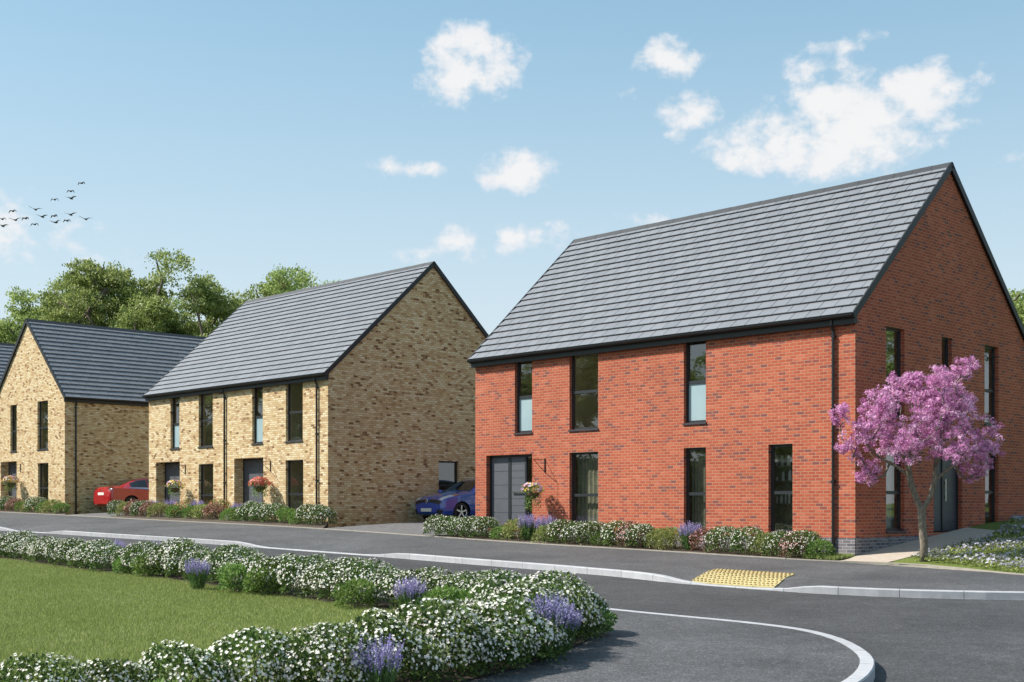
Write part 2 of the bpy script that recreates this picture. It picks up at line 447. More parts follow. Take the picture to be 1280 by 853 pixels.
# tactile slab at the dropped kerb with its blisters
A0 = Vector((3.04,21.62)); A1 = Vector((4.22,20.46)); uu_ = (A1-A0).normalized(); L_ = (A1-A0).length
vv_ = Vector((.40,.9165)); D_ = 1.75
def tac(u, v, h=0.0):
    p = A0 + uu_*u + vv_*v; hit = PAVE.ray_cast(Vector((p.x, p.y, 9)), Vector((0,0,-1)))[0]
    z0 = hit.z if hit is not None else .024*p.y+.02
    return (p.x, p.y, z0+.016+h)
mb = MB(); nu, nv = 4, 5
for i in range(nu):
    for j in range(nv):
        g = .004; u0, u1 = L_*i/nu+g, L_*(i+1)/nu-g; v0, v1 = D_*j/nv+g, D_*(j+1)/nv-g
        mb.hexa([tac(u0,v0,-.05), tac(u1,v0,-.05), tac(u1,v1,-.05), tac(u0,v1,-.05), tac(u0,v0), tac(u1,v0), tac(u1,v1), tac(u0,v1)])
        for a in range(5):
            for b in range(2):
                cu = u0+(u1-u0)*(a+.35*(b % 2)+.32)/5; cv = v0+(v1-v0)*(b+.5)/2; c = Vector(tac(cu, cv)); rr = .019; n0 = len(mb.v)
                for hh, k in ((0, 1.35), (.016, 1.0)):
                    for s in range(8): mb.v.append((c.x+rr*k*math.cos(s*math.pi/4), c.y+rr*k*math.sin(s*math.pi/4), c.z+hh))
                for s in range(8): mb.f.append((n0+s, n0+(s+1) % 8, n0+8+(s+1) % 8, n0+8+s)); mb.mi.append(1)
                mb.f.append(tuple(n0+8+s for s in range(8))); mb.mi.append(1)
struct(mb.build('tactile_paving', [M['tactile'], mat('tactile_dots', col=(.30,.20,.08), rough=.8, nz=.2)]))

# edging along the back of the pavement
e0 = [Vector((p.x, p.y, 0)) for p in resample(back_line, 500)]; e1 = offset(e0, .06)
mb = MB()
for i in range(499):
    a, b, c, d = e0[i], e0[i+1], e1[i+1], e1[i]
    def q(p, h): return (p.x, p.y, Pv(p.x, p.y)+h)
    mb.hexa([q(a,-.1), q(b,-.1), q(c,-.1), q(d,-.1), q(a,.020), q(b,.020), q(c,.020), q(d,.020)])
struct(mb.build('edging', M['edging']))

def house_pt(c, s, t): return (c[0]-.696*s+.718*t, c[1]+.718*s+.696*t)     # s to the left along the front, t backwards
CT = (-5.887, 40.7); CL = (-18.88, 53.7)
def back_between(x0, x1):
    return [Vector((p.x, p.y, 0)) for p in back_line if x0 <= p.x <= x1]
def bed(name, x0, x1, c, sa, sb, material=M['soil']):
    A = [(p.x, p.y, 0) for p in e1 if x0 <= p.x <= x1]
    B = [(*house_pt(c, s, .12), 0) for s in (sa, sb)]
    return struct(ruled(name, A, B, 4, lambda x, y, f: Pv(x, y)+.01+.06*f, material, 30))
bed('garden_bed', -2.15, 6.5, CR, 11.7, -.02)
bed('garden_bed', -15.4, -5.65, CT, 12.4, 0)
bed('garden_bed', -29, -17.6, CL, 13, 0)
# drives of block paving running back between the houses
def drive(name, a, b, c, d):
    return struct(ruled(name, [(*a, 0), (*b, 0)], [(*c, 0), (*d, 0)], 10, lambda x, y, f: Pv(x, y)+.004, M['paving'], 10))
drive('drive', (-5.8,38.2), (-2.3,34.4), house_pt(CT, -.0, 16), house_pt(CR, 11.4, 16))
drive('drive', (-17.9,50.6), (-15.2,47.9), house_pt(CL, 0, 16), house_pt(CT, 11.4, 16))
# small lawn strip beside the downpipe corner, the path, and the garden at the right
mb = MB()
PA = [(6.50,25.40), house_pt(CR,-.02,.0), house_pt(CR,-.02,1.6), house_pt(CR,-.02,3.2), house_pt(CR,-.02,4.8)]
PB = [(7.36,24.96), (8.15,25.55), (9.15,26.5), (10.15,27.35), (10.85,28.5)]
def PZ(x, y, f):
    t = .718*(x-CR[0])+.696*(y-CR[1]); return Pv(x, y)+.014+(max(0, (t+.45)*.113) if t < .45 else .07+.08*min(t, 6))
struct(ruled('path', [(*p, 0) for p in PA], [(*p, 0) for p in PB], 3, PZ, M['slab'], 24))
A = [Vector((p.x, p.y, 0)) for p in e0 if p.x > 6.35]
B = [(6.75,25.8,0),(*house_pt(CR,.05,.2),0),(*house_pt(CR,.05,3),0),(*house_pt(CR,.05,6),0),(*house_pt(CR,-.05,9),0),(20,42,0),(60,60,0)]
def gz(x, y, f): return Gd(x, y) - (.03 if x < 7.4 else 0) + .02*math.sin(x*2.1)*math.sin(y*1.7) - .03*(1-f)
struct(ruled('garden_lawn', A, B, 24, gz, M['turf'], 120))

# island: outer kerb line, path, lawn
IK = [(-60,79.5),(-30,48.9),(-16,34.6),(-9,27.35),(-3.5,21.55),(-.8,18.75),(1.44,16.35),(2.14,15.65),(2.8,15.0),(3.3,14.3),(3.5,13.5),(3.5,12.6),(3.35,11.73),(2.94,10.7),(2.2,9.5),(1.0,7.9),(-1,5.6),(-4,2.4),(-9,-2),(-20,-10)]
isl = catmull([(x, y, .12) for x, y in IK], 8)
isl = [Vector((p.x, p.y, .12)) for p in isl]
kerb_stones('kerb', isl, .135, None, side=-1)
ins = offset(isl, -.13)
poly = [(p.x, p.y) for p in ins] + [(-60,-10)]
struct(sheet('island_path', poly, .118, M['pavement']))
LAWN = [(-34,50.9),(-10.8,26.6),(-8.0,23.35),(-5.75,21.15),(-3.9,18.85),(-2.6,17.35),(-1.4,16.0),(-.35,14.55),(-.15,13.0),(-.6,11.75),(-1.1,10.8),(-1.95,9.75),(-2.9,8.75),(-3.9,7.8),(-6,6),(-12,1),(-30,-8),(-60,-9.8),(-60,60)]
struct(sheet('lawn_soil', LAWN, .124, M['turf']))
# mulch under the hedge
BED = [(-34.6,51.8),(-9.9,27.0),(-5.0,21.7),(-2.3,18.6),(.2,15.1),(.88,14.3),(.92,13.7),(.62,12.75),(.08,11.4),(-.98,9.75),(-2.4,8.0),(-4.5,6.0),(-12,-.5)]
struct(sheet('hedge_bed', BED + LAWN[::-1][2:-3][::1] if False else BED + [(-12.2,.5),(-6.0,5.6),(-4.0,7.7),(-3.0,8.65),(-2.1,9.6),(-1.2,10.7),(-.65,11.7),(-.2,12.9),(-.4,14.5),(-1.45,15.95),(-2.65,17.3),(-3.95,18.8),(-5.8,21.1),(-8.05,23.3),(-10.85,26.6),(-34.7,50.5)], .130, M['soil']))

# grass blades
def in_poly(px, py, poly):
    ins_ = np.zeros(len(px), bool); n = len(poly)
    for i in range(n):
        x1, y1 = poly[i]; x2, y2 = poly[(i+1) % n]
        c = ((y1 > py) != (y2 > py)) & (px < (x2-x1)*(py-y1)/((y2-y1) if y2 != y1 else 1e-9)+x1)
        ins_ ^= c
    return ins_
def blades(name, x, y, z, h, w, rs, material, label, cat):
    n = len(x); a = rs.rand(n)*2*np.pi; lean = rs.rand(n)*.55; hh = h*(.6+.8*rs.rand(n)); b = rs.rand(n)*2*np.pi
    ww = w*(.6+.7*rs.rand(n))
    v = np.empty((n, 3, 3), np.float32)
    v[:,0] = np.stack([x-np.cos(a)*ww/2, y-np.sin(a)*ww/2, z], 1)
    v[:,1] = np.stack([x+np.cos(a)*ww/2, y+np.sin(a)*ww/2, z], 1)
    v[:,2] = np.stack([x+np.cos(b)*lean*hh, y+np.sin(b)*lean*hh, z+hh], 1)
    o = np_mesh(name, v, 3, material, attr=np.repeat(rs.rand(n), 3))
    o['kind'] = 'stuff'; o['label'] = label; o['category'] = cat
    return o
rs = np.random.RandomState(5)
N = 900000
yy = 8 + 18*rs.rand(N)**1.25; xx = -13 + 13.2*rs.rand(N)
k = in_poly(xx, yy, LAWN) & (xx > -.41*yy-1.6); xx = xx[k]; yy = yy[k]
blades('lawn_grass', xx, yy, .024*yy+.122, .034, .0075, rs, M['grass_blade'], 'short mown green grass filling the inside of the flowering hedge', 'grass')

# ------------------------------------------------------------------ plants
def leaves(P, D, size, rs, wide=.5, droop=0.0):
    """rhombic leaves at P pointing along D"""
    n = len(P); D = D/np.linalg.norm(D, axis=1, keepdims=True)
    r = rs.normal(size=(n, 3)); Sd = np.cross(D, r); Sd /= np.linalg.norm(Sd, axis=1, keepdims=True)+1e-9
    s = size if np.ndim(size) else np.full(n, size); s = s[:, None]
    v = np.empty((n, 4, 3)); v[:,0] = P; v[:,1] = P+D*s*.5+Sd*s*wide*.5; v[:,2] = P+D*s; v[:,3] = P+D*s*.5-Sd*s*wide*.5
    return v
def flower(P, Nn, size, rs, petals=5):
    n = len(P); Nn = Nn/np.linalg.norm(Nn, axis=1, keepdims=True)
    r = rs.normal(size=(n, 3)); A = np.cross(Nn, r); A /= np.linalg.norm(A, axis=1, keepdims=True); B = np.cross(Nn, A)
    out = []
    for k in range(petals):
        t = 2*np.pi*k/petals; d = A*math.cos(t)+B*math.sin(t); s = -A*math.sin(t)+B*math.cos(t)
        v = np.empty((n, 4, 3)); z = size[:, None]
        v[:,0] = P; v[:,1] = P+d*z*.65+s*z*.36+Nn*z*.12; v[:,2] = P+d*z+Nn*z*.22; v[:,3] = P+d*z*.65-s*z*.36+Nn*z*.12
        out.append(v)
    return np.concatenate(out, 1).reshape(-1, 4, 3)
def dirs(n, rs, zmin=-.35):
    d = rs.normal(size=(n*3, 3)); d /= np.linalg.norm(d, axis=1, keepdims=True); d = d[d[:,2] > zmin][:n]; return d
def lump(d, seed):
    r = np.random.RandomState(seed); s = np.zeros(len(d))
    for k in range(7):
        f = r.normal(size=3)*2.6; s += np.sin(d@f+r.rand()*6.28)/7
    return s
def shrub(kind, seed, rad=.44, h=.56, nleaf=3000, lmat='leaf_dark', lsize=.043, nflow=620, fmat='white_petal', fsize=.0150, wide=.55, LA=.42):
    rs = np.random.RandomState(seed); root = empty(kind, (0,0,0))
    d = dirs(nleaf, rs, -.45); q = rs.rand(len(d))**.35; f = (1+LA*lump(d, seed))*(.35+.65*q); hz = np.linalg.norm(d[:,:2], axis=1, keepdims=True); d = np.where(d[:,2:] < 0, np.concatenate([d[:,:2]/(hz+1e-6)*.95, d[:,2:]*1.6], 1), d)
    c = np.array([0, 0, h*.45]); sc = np.array([rad, rad, h*.55])
    P = c+d*f[:, None]*sc; P[:,2] = np.maximum(P[:,2], .01)
    D = d*.8+rs.normal(size=d.shape)*.55+np.array([0,0,.35])
    V = leaves(P, D, lsize*(.6+.7*rs.rand(len(P))), rs, wide)
    np_mesh('foliage', V, 4, M[lmat], root, np.repeat(rs.rand(len(P)), 4))
    mb = MB()
    for k in range(9):
        a = rs.rand()*6.28; e = rs.rand()*.7; top = (math.cos(a)*rad*e, math.sin(a)*rad*e, h*(.55+.3*rs.rand()))
        mb.tube([(math.cos(a)*.04, math.sin(a)*.04, -.06), (top[0]*.4, top[1]*.4, top[2]*.5), top], [.008, .006, .003], 5)
    mb.build('stems', M['bark'], root)
    if nflow:
        d = dirs(nflow, rs, -.2); f = (1+LA*lump(d, seed))*(.97+.09*rs.rand(len(d)))
        P = c+d*f[:, None]*sc*1.02
        Nn = d+rs.normal(size=d.shape)*.35+np.array([0,0,.25])
        V = flower(P, Nn, fsize*(.75+.5*rs.rand(len(P))), rs)
        np_mesh('flowers', V, 4, M[fmat], root, np.repeat(rs.rand(len(P)), 20))
    return root
def lavender(kind, seed, rad=.23, h=.52):
    rs = np.random.RandomState(seed); root = empty(kind, (0,0,0)); n = 130
    a = rs.rand(n)*6.28; r = np.sqrt(rs.rand(n)); hh = h*(.78+.28*rs.rand(n))*(1-.15*r**2)
    B = np.stack([np.cos(a)*r*rad*.35, np.sin(a)*r*rad*.35, np.zeros(n)], 1)
    Tp = np.stack([np.cos(a)*r*rad, np.sin(a)*r*rad, hh], 1)+rs.normal(size=(n, 3))*.012
    Mid = B+(Tp-B)*.62
    r2 = rs.normal(size=(n, 3)); s = np.cross(Tp-B, r2); s /= np.linalg.norm(s, axis=1, keepdims=True)
    V = np.empty((n, 4, 3)); V[:,0] = B; V[:,1] = Mid+s*.005; V[:,2] = Tp; V[:,3] = Mid-s*.005
    m = 1100; i = rs.randint(0, n, m); t = rs.rand(m)*.68; P = B[i]+(Tp[i]-B[i])*t[:, None]
    L = leaves(P, (Tp-B)[i]/h+rs.normal(size=(m, 3))*.35, .055*(.6+.6*rs.rand(m)), rs, .22)
    np_mesh('foliage', np.concatenate([V, L]), 4, M['leaf_stem'], root)
    k = 16; i = np.repeat(np.arange(n), k); t = np.tile(np.linspace(.70, 1.04, k), n)
    P = B[i]+(Tp[i]-B[i])*t[:, None]; D = (Tp-B)[i]/h*.9+rs.normal(size=(n*k, 3))*.7
    F = leaves(P, D, .019*(1.25-.5*(t-.7)/.34), rs, .8)
    np_mesh('flowers', F, 4, M['violet_petal'], root, np.repeat(rs.rand(n), k*4))
    return root
PROTO = {
 'W': [shrub('white_flowering_shrub', s) for s in (11, 12, 13, 14)],
 'D': [shrub('white_flowering_shrub', s, .37, .50, 2400, 'leaf_dark', .040, 330, 'white_petal', .0135, LA=.25) for s in (15, 16, 17)],
 'G': [shrub('green_shrub', s, .34, .44, 1700, 'leaf_green', .055, 0, wide=.5) for s in (21, 22)],
 'Y': [shrub('yellow_green_shrub', s, .36, .46, 1700, 'leaf_yellow', .045, 0) for s in (31, 32)],
 'P': [shrub('copper_shrub', s, .34, .46, 1500, 'leaf_copper', .042, 170, 'rose_petal', .016) for s in (41,)],
 'O': [shrub('coral_flowering_shrub', s, .34, .5, 1300, 'leaf_green', .045, 300, 'orange_petal', .020) for s in (45,)],
 'L': [lavender('lavender', s) for s in (51, 52)],
}
used = set()
_o1 = ['first','second','third','fourth','fifth','sixth','seventh','eighth','ninth','tenth','eleventh','twelfth','thirteenth','fourteenth','fifteenth','sixteenth','seventeenth','eighteenth','nineteenth']
ORD = _o1 + ['twentieth'] + ['twenty-'+q for q in _o1[:9]] + ['thirtieth'] + ['thirty-'+q for q in _o1[:9]] + ['fortieth'] + ['forty-'+q for q in _o1[:9]]
WHAT = {'D': ('white-dotted round shrub','shrub'), 'W': ('white-flowered green shrub','shrub'), 'G': ('bright green flowerless bush','bush'), 'Y': ('yellow-green bushy shrub','shrub'),
        'P': ('copper pink shrub','shrub'), 'O': ('coral-orange flowering shrub','shrub'), 'L': ('violet lavender clump','lavender')}
counts = {}
def plant(kind, x, y, z, row, sc=1.0, many=True):
    i = rnd.randrange(len(PROTO[kind])); pr = PROTO[kind][i]; sc *= {'G': .82, 'Y': .95}.get(kind, 1)
    if (kind, i) in used: o = copy_tree(pr)
    else: o = pr; used.add((kind, i))
    o.location = (x, y, z); o.rotation_euler = (0, 0, rnd.uniform(0, 6.28)); s = sc*rnd.uniform(.92, 1.1); o.scale = (s, s, s*rnd.uniform(.94, 1.06))
    key = (kind, row); counts[key] = counts.get(key, 0)+1
    w, cat = WHAT[kind]
    tag(o, '%s, its %s from the left in %s' % (w, ORD[counts[key]-1], row), cat, {'W':'white-flowered shrubs','D':'white-dotted round shrubs','G':'bright green bushes','Y':'yellow-green shrubs','P':'copper-leaved shrubs','O':'coral-flowered shrubs','L':'lavender clumps'}[kind])
def line_at(px, n):
    k = (px-640)/1590; y = n/(.718*k+.696); return k*y, y
# hedge round the island: (kind, x, y, scale) in metres
far_row = []
x, y = -13.6, 29.6
ctr = resample([(-13.2,29.4,0),(-9.9,26.0,0),(-7.9,23.6,0),(-5.65,21.4,0),(-3.8,19.05,0),(-2.45,17.55,0),(-1.2,16.3,0),(-.1,15.0,0),(.42,14.15,0)], 40)
for i, p in enumerate(ctr): far_row.append(('W', p.x+rnd.uniform(-.05,.05), p.y+rnd.uniform(-.05,.05), .84+.08*(i > 20)))
for k_, x, y, s in [('L',-10.62,26.7,1.0),('G',-8.2,23.62,.85),('G',-6.86,22.0,.85),('G',-6.3,21.4,.9),('L',-7.45,23.85,1.05),('L',-6.35,22.65,1.05),('L',-5.75,21.95,1.0),('L',-4.72,19.1,.9),('G',-4.2,18.55,.9),('G',-3.72,18.1,.95),
                    ('G',-2.17,16.3,.95),('L',-1.22,15.3,.95),('G',-1.0,15.0,.95),('G',-.62,14.85,.9),('G',-.42,14.55,.9),('L',-.12,15.4,1.15)]:
    e = .16 if k_ == 'G' else 0
    far_row.append((k_, x+e, y+e, s*(1.1 if k_ == 'G' else .92)))
far_row.sort(key=lambda q: q[1]/q[2])
near_row = [('W',.42,13.85,1.0),('W',.3,13.2,1.0),('W',.1,12.6,1.0),('W',-.1,12.05,1.05),('W',-.35,11.5,1.0),('W',-.68,11.0,1.0),('W',.12,11.9,.8),('W',-.2,11.2,.85),('W',-1.15,10.6,1.0),('W',-1.55,10.15,.98),('W',-1.95,9.7,.90),('W',-2.4,9.3,.86),('W',-2.8,8.95,.78),('W',-3.2,8.6,.72),('W',.1,14.15,.95),('W',-.25,13.75,.85),('W',-.45,13.0,.8),
            ('W',-.62,10.75,.95),('W',-.1,11.65,1.0),('W',-1.0,10.25,.95),('W',-1.4,9.75,.95),('W',.5,13.2,.92),('W',.62,13.95,.95),('L',.34,12.0,1.05),('L',.46,12.3,1.0),('G',.88,13.75,.8),('L',-1.02,9.62,.95),('G',-3.65,8.55,.7),('G',-2.35,8.75,.8)]
near_row.sort(key=lambda q: q[1]/q[2])
for k_, x, y, s in far_row: plant(k_, x, y, .024*y+.125, 'the hedge between lawn and road', s)
for k_, x, y, s in near_row: plant(k_, x, y, .024*y+.125, 'the near hedge before the lawn', s)
# beds before the houses
red = list(zip('W W W W W G Y L L W W W G W P W Y Y L P W W Y W W G'.split(), [548,562,577,592,607,628,648,661,684,705,722,740,753,775,790,803,825,842,862,882,905,935,955,977,1005,1026]))
red = sorted([(px, k_, 22.5, None) for k_, px in red] + [(684,'Y',22.35,.9),(662,'G',22.7,.9),(640,'P',22.8,.9),(995,'P',22.45,.9)], key=lambda q: q[0])
for px, k_, n, sc_ in red:
    k_ = k_.replace('W', 'D'); x, y = line_at(px, n); plant(k_, x, y, Pv(x, y)+.02, 'the red brick house bed', sc_ or (1.08 if k_ != 'L' else 1.2))
tan = list(zip('W Y P W P Y G G Y P G G W W W G G W W'.split(), [148,159,169,178,188,200,219,240,254,268,288,300,314,328,343,360,374,388,402]))
for k_, px in tan:
    k_ = k_.replace('W', 'D'); x, y = line_at(px, 23.3); plant(k_, x, y, Pv(x, y)+.02, 'the middle buff house bed', 1.2)
for k_, px in zip('L L L L O O'.split(), [190, 212, 247, 297, 232, 273]):
    x, y = line_at(px, 23.75); plant(k_, x, y, Pv(x, y)+.04, 'the middle buff house bed', 1.18)
for k_, px in zip('W G W P G Y W G Y G'.split(), [-10, 0, 9, 19, 29, 37, 46, 55, 66, 76]):
    k_ = k_.replace('W', 'D'); x, y = line_at(px, 22.9); plant(k_, x, y, Pv(x, y)+.02, 'the left buff house bed', 1.15)
for pr in [p for l in PROTO.values() for p in l]:
    if not any(pr is PROTO[k][i] for k, i in used):
        for ch in list(pr.children): bpy.data.objects.remove(ch)
        bpy.data.objects.remove(pr)

# ground cover in the right-hand garden
rs = np.random.RandomState(9)
GP = [(7.75,24.85),(8.5,23.9),(8.75,22.6),(9.3,21.75),(10.2,21.2),(12,21.1),(16,21.5),(16,33),(12.2,31.0),(11.1,28.6),(10.3,27.4),(9.3,26.5),(8.3,25.6)]
N = 60000; xx = 7.5+9*rs.rand(N); yy = 21+12*rs.rand(N); k = in_poly(xx, yy, GP); xx = xx[k]; yy = yy[k]
cl = (np.sin(xx*3.1+yy*1.3)+np.sin(yy*4.3-xx*2.2)+np.sin(xx*7+1)*.5+2.2)/4.4; hh = .03+.09*cl*rs.rand(len(xx))
zz = np.array([Gd(a, b) for a, b in zip(xx, yy)])
P = np.stack([xx, yy, zz+hh*.7], 1); D = rs.normal(size=P.shape)*.7+np.array([0,0,.8])
V = leaves(P, D, .06*(.5+rs.rand(len(P))), rs, .45)
o = np_mesh('ground_cover', V, 4, M['leaf_green']); o.data.materials[0] = M['grass_blade']
o['kind'] = 'stuff'; o['label'] = 'low green ground cover around the blossom tree beside the side path'; o['category'] = 'ground cover'
k = (rs.rand(len(xx)) < .42*cl); P = np.stack([xx[k], yy[k], zz[k]+.05+hh[k]], 1)
V = flower(P, rs.normal(size=P.shape)*.4+np.array([0,0,1]), .030*(.7+.6*rs.rand(len(P))), rs)
o = np_mesh('ground_cover_flowers', V, 4, M['cover_flower'], attr=np.repeat(rs.rand(len(P)), 20))
o['kind'] = 'stuff'; o['label'] = 'small pale lilac and white flowers scattered over the low garden ground cover'; o['category'] = 'flowers'
# grass tufts at the bed's right end by the downpipe
N = 9000; s = rs.rand(N)*1.3-.0; n_ = rs.rand(N); xx = np.empty(N); yy = np.empty(N)
GPp = [(5.9,25.9),(6.45,25.38),house_pt(CR,0,0),house_pt(CR,1.1,0)]
xx = 5.8+1.4*rs.rand(N*3); yy = 25.2+1.8*rs.rand(N*3); k = in_poly(xx, yy, GPp); xx = xx[k]; yy = yy[k]
zz = np.array([Pv(a, b)+.03 for a, b in zip(xx, yy)])
blades('verge_grass', xx, yy, zz, .07, .012, rs, M['grass_blade'], 'small patch of green grass at the brick corner below the black downpipe', 'grass')

# ------------------------------------------------------------------ trees
def grow(points, trunk, r0, rs, base_r, limbs=()):
    """attach each target point to the nearest skeleton node; returns tubes"""
    nodes = [Vector(p) for p in trunk]; parent = [i-1 for i in range(len(trunk))]
    for lb in limbs:
        lb = [Vector(q) for q in lb]; prev = min(range(len(nodes)), key=lambda i: (nodes[i]-lb[0]).length)
        for q in catmull(lb, 3)[1:]: nodes.append(q); parent.append(prev); prev = len(nodes)-1
    c0 = nodes[len(trunk)-1]
    for p in sorted(points, key=lambda q: (Vector(q)-c0).length):
        p = Vector(p); best = min(range(1, len(nodes)), key=lambda i: (nodes[i]-p).length + .25*max(0, nodes[i].z-p.z+.2))
        q = nodes[best]; L = (p-q).length
        n = max(1, int(L/r0)); prev = best
        side = Vector(rs.normal(size=3))*.10*L
        for k in range(1, n+1):
            f = k/n; w = q.lerp(p, f)+side*math.sin(f*math.pi)+Vector((0,0,-.10*L*math.sin(f*math.pi)))
            nodes.append(w); parent.append(prev); prev = len(nodes)-1
    n = len(nodes); w = [0.0]*n; kids = [[] for _ in range(n)]
    for i in range(1, n): kids[parent[i]].append(i)
    for i in range(n-1, -1, -1):
        w[i] = 1.0 if not kids[i] else sum(w[j] for j in kids[i])
    W = w[0]; rad = [max(base_r*.055, base_r*(x/W)**.48) for x in w]
    mb = MB(); done = set()
    for i in range(n):
        for j in kids[i]:
            big = max(kids[i], key=lambda q: w[q])
            if j == big and i != 0 and (i in done): continue
            chain = [i, j]; 
            while kids[chain[-1]]:
                b = max(kids[chain[-1]], key=lambda q: w[q]); done.add(chain[-1]); chain.append(b)
            mb.tube([nodes[k] for k in chain], [rad[chain[1]] if len(chain) > 1 and i != 0 else rad[i]] + [rad[k] for k in chain[1:]], 8 if rad[chain[1]] > .03 else 5)
    return mb
# blossom tree: lobes as (x, y, z, radius)
BL = [(-1.62,-.1,2.85,.24),(-1.45,.1,2.25,.28),(-1.05,.2,1.72,.27),(-.85,-.2,3.05,.42),(-.45,.3,3.35,.35),(-.25,-.4,2.75,.5),(.0,.2,3.3,.38),(.55,.2,3.5,.40),(.35,-.3,3.0,.5),
      (.85,.3,3.05,.42),(.9,-.4,2.45,.5),(1.25,.1,2.15,.35),(.2,.5,2.6,.45),(-.65,.3,2.35,.45),(-.55,-.6,2.2,.35),(.95,0,1.85,.33),(.35,-.7,2.15,.38),(-1.15,-.3,2.55,.32),(-.1,.0,2.3,.45),(.5,.1,2.4,.42),(-.9,0,2.75,.4),(.2,-.2,3.1,.4),(.1,-.6,3.55,.22),(.75,-.2,3.75,.22),(-.2,0,3.55,.2)]
rs = np.random.RandomState(4)
BT = (8.0, 24.75)
root = empty('blossom_tree', (BT[0], BT[1], Gd(*BT)), label='small blossom tree covered in pink flowers beside the red brick house corner', cat='tree')
pts = []
for lx, ly, lz, lr in BL:
    for k in range(max(8, int(44*lr/.4))):
        d = rs.normal(size=3); d /= np.linalg.norm(d); pts.append(tuple(np.array([lx, ly, lz])+d*lr*rs.rand()**.5))
trunk = [(0,0,-.15),(.02,0,.3),(-.02,.0,.7),(-.03,0,.98)]
LIMBS = [[(-.03,0,.98),(-.14,.02,1.25),(-.26,.03,1.65),(-.27,.0,2.1),(-.42,.05,2.6),(-.40,.1,3.0)],
         [(-.03,0,.98),(.10,-.03,1.2),(.20,-.05,1.55),(.24,-.03,2.0),(.40,.05,2.5),(.50,.1,3.1)],
         [(-.26,.03,1.65),(-.50,.1,1.85),(-.85,.15,2.05),(-1.15,.0,2.35)], [(-.27,0,2.1),(-.12,-.15,2.5),(-.05,-.1,3.0)],
         [(.20,-.05,1.55),(.48,-.1,1.8),(.8,-.1,2.0),(1.1,0,2.2)], [(-.26,.03,1.65),(-.42,-.2,1.95),(-.6,-.4,2.2)], [(-.42,.05,2.6),(-.8,.0,2.75),(-1.2,0,2.85)]]
tmb = grow(pts, trunk, .22, rs, .080, LIMBS)
tmb.build('trunk', M['cherry_bark'], root, smooth=True)
P = []; Dn = []
for p in pts:
    m = 27; d = rs.normal(size=(m, 3)); d /= np.linalg.norm(d, axis=1, keepdims=True)
    rr = .095*(.3+.7*rs.rand(m))[:, None]; P.append(np.array(p)+d*rr*np.array([1,1,.8])); Dn.append(d)
P = np.concatenate(P); Dn = np.concatenate(Dn)
cl_r = np.repeat(rs.rand(len(pts)), 27)*.55+rs.rand(len(P))*.45
V = flower(P, Dn+rs.normal(size=Dn.shape)*.5, .024*(.7+.6*rs.rand(len(P))), rs, 3)
np_mesh('blossom', V, 4, M['pink_petal'], root, np.repeat(cl_r, 12))

def big_tree(seed, H=13.0, rad=4.2, nl=27, leaf=.145, per=1700):
    rs = np.random.RandomState(seed); root = empty('broadleaf_tree', (0,0,0))
    lobes = []
    for k in range(nl):
        d = rs.normal(size=3); d /= np.linalg.norm(d)
        if d[2] < -.6: d[2] *= -1
        e = .62+.38*rs.rand(); lobes.append((d[0]*rad*e, d[1]*rad*e, H*.60+d[2]*H*.36*e, rad*(.19+.12*rs.rand())))
    pts = [tuple(np.array(l[:3])+rs.normal(size=3)*l[3]*.4) for l in lobes for _ in range(3)]
    grow(pts, [(0,0,-.3),(.05,0,1.2),(0,.06,2.4),(.1,0,3.8),(.1,.1,H*.45)], 1.0, rs, .26).build('trunk', M['bark'], root, smooth=True)
    Ps = []; Ds = []; A = []
    for lx, ly, lz, lr in lobes:
        # twigs radiate from the lobe, leaves sit in sprays at the ends
        ns = 40; d = rs.normal(size=(ns, 3)); d[:,2] += .25; d /= np.linalg.norm(d, axis=1, keepdims=True)
        c = np.array([lx, ly, lz])+d*lr*(.55+.6*rs.rand(ns))[:, None]*np.array([1.1,1.1,.75]); m = per//ns; sh = rs.rand(ns)
        off = rs.normal(size=(ns, m, 3))*np.array([.22,.22,.09])*(lr/1.2)
        Ps.append((c[:, None]+off).reshape(-1, 3)); Ds.append((d[:, None]*.5+rs.normal(size=(ns, m, 3))*.7).reshape(-1, 3)); A.append(np.repeat(sh, m)*.5+rs.rand(ns*m)*.5)
    P = np.concatenate(Ps); D = np.concatenate(Ds); A = np.concatenate(A)
    V = leaves(P, D, leaf*(.6+.7*rs.rand(len(P))), rs, .65)
    np_mesh('crown', V, 4, M['tree_leaf'], root, np.repeat(A, 4))
    return root
TR = [big_tree(s) for s in (61, 62, 63)]
def place_tree(i, first, x, y, sc, sz, label, group='broadleaf trees behind the houses'):
    o = TR[i] if first else copy_tree(TR[i])
    o.location = (x, y, T(x, y)-.1); o.rotation_euler = (0, 0, rnd.uniform(0, 6.28)); o.scale = (sc, sc, sz)
    tag(o, label, 'tree', group)
TL = [(0,-28.5,80,1.0,1.12,'tree behind the roofs at the far left edge of the picture'),(1,-25.2,78,1.0,1.24,'tallest broadleaf tree, rising behind the left buff gable'),
      (2,-22.6,82,.85,1.0,'broadleaf tree crown just right of the tallest tree behind the left roof'),(0,-20.6,77,1.0,1.17,'rounded sunlit tree behind the middle of the left slate roof'),
      (1,-17.6,84,.85,.90,'lower darker tree in the dip between two taller crowns'),(2,-15.6,80,.95,1.16,'tree whose crown meets the left end of the middle slate roof'),
      (0,-12.9,79,.95,1.13,'tree crown peeping over the sloping ridge of the middle house'),(1,-31.5,77,1.0,.95,'dark tree beyond the far left slate roof'),
      (2,-23.5,88,1.0,.84,'darker tree filling the gap behind the tallest trees'),(0,-27,90,1.1,.82,'shaded tree standing in the second rank at far left'),(1,-21.0,86,1.1,.98,'tree crown filling the notch above the middle of the left slate roof'),(0,-24.0,84,1.0,1.06,'broad crown standing between the two tallest trees at left'),(2,-19.0,90,1.1,.84,'shaded tree in the second rank behind the left slate roof')]
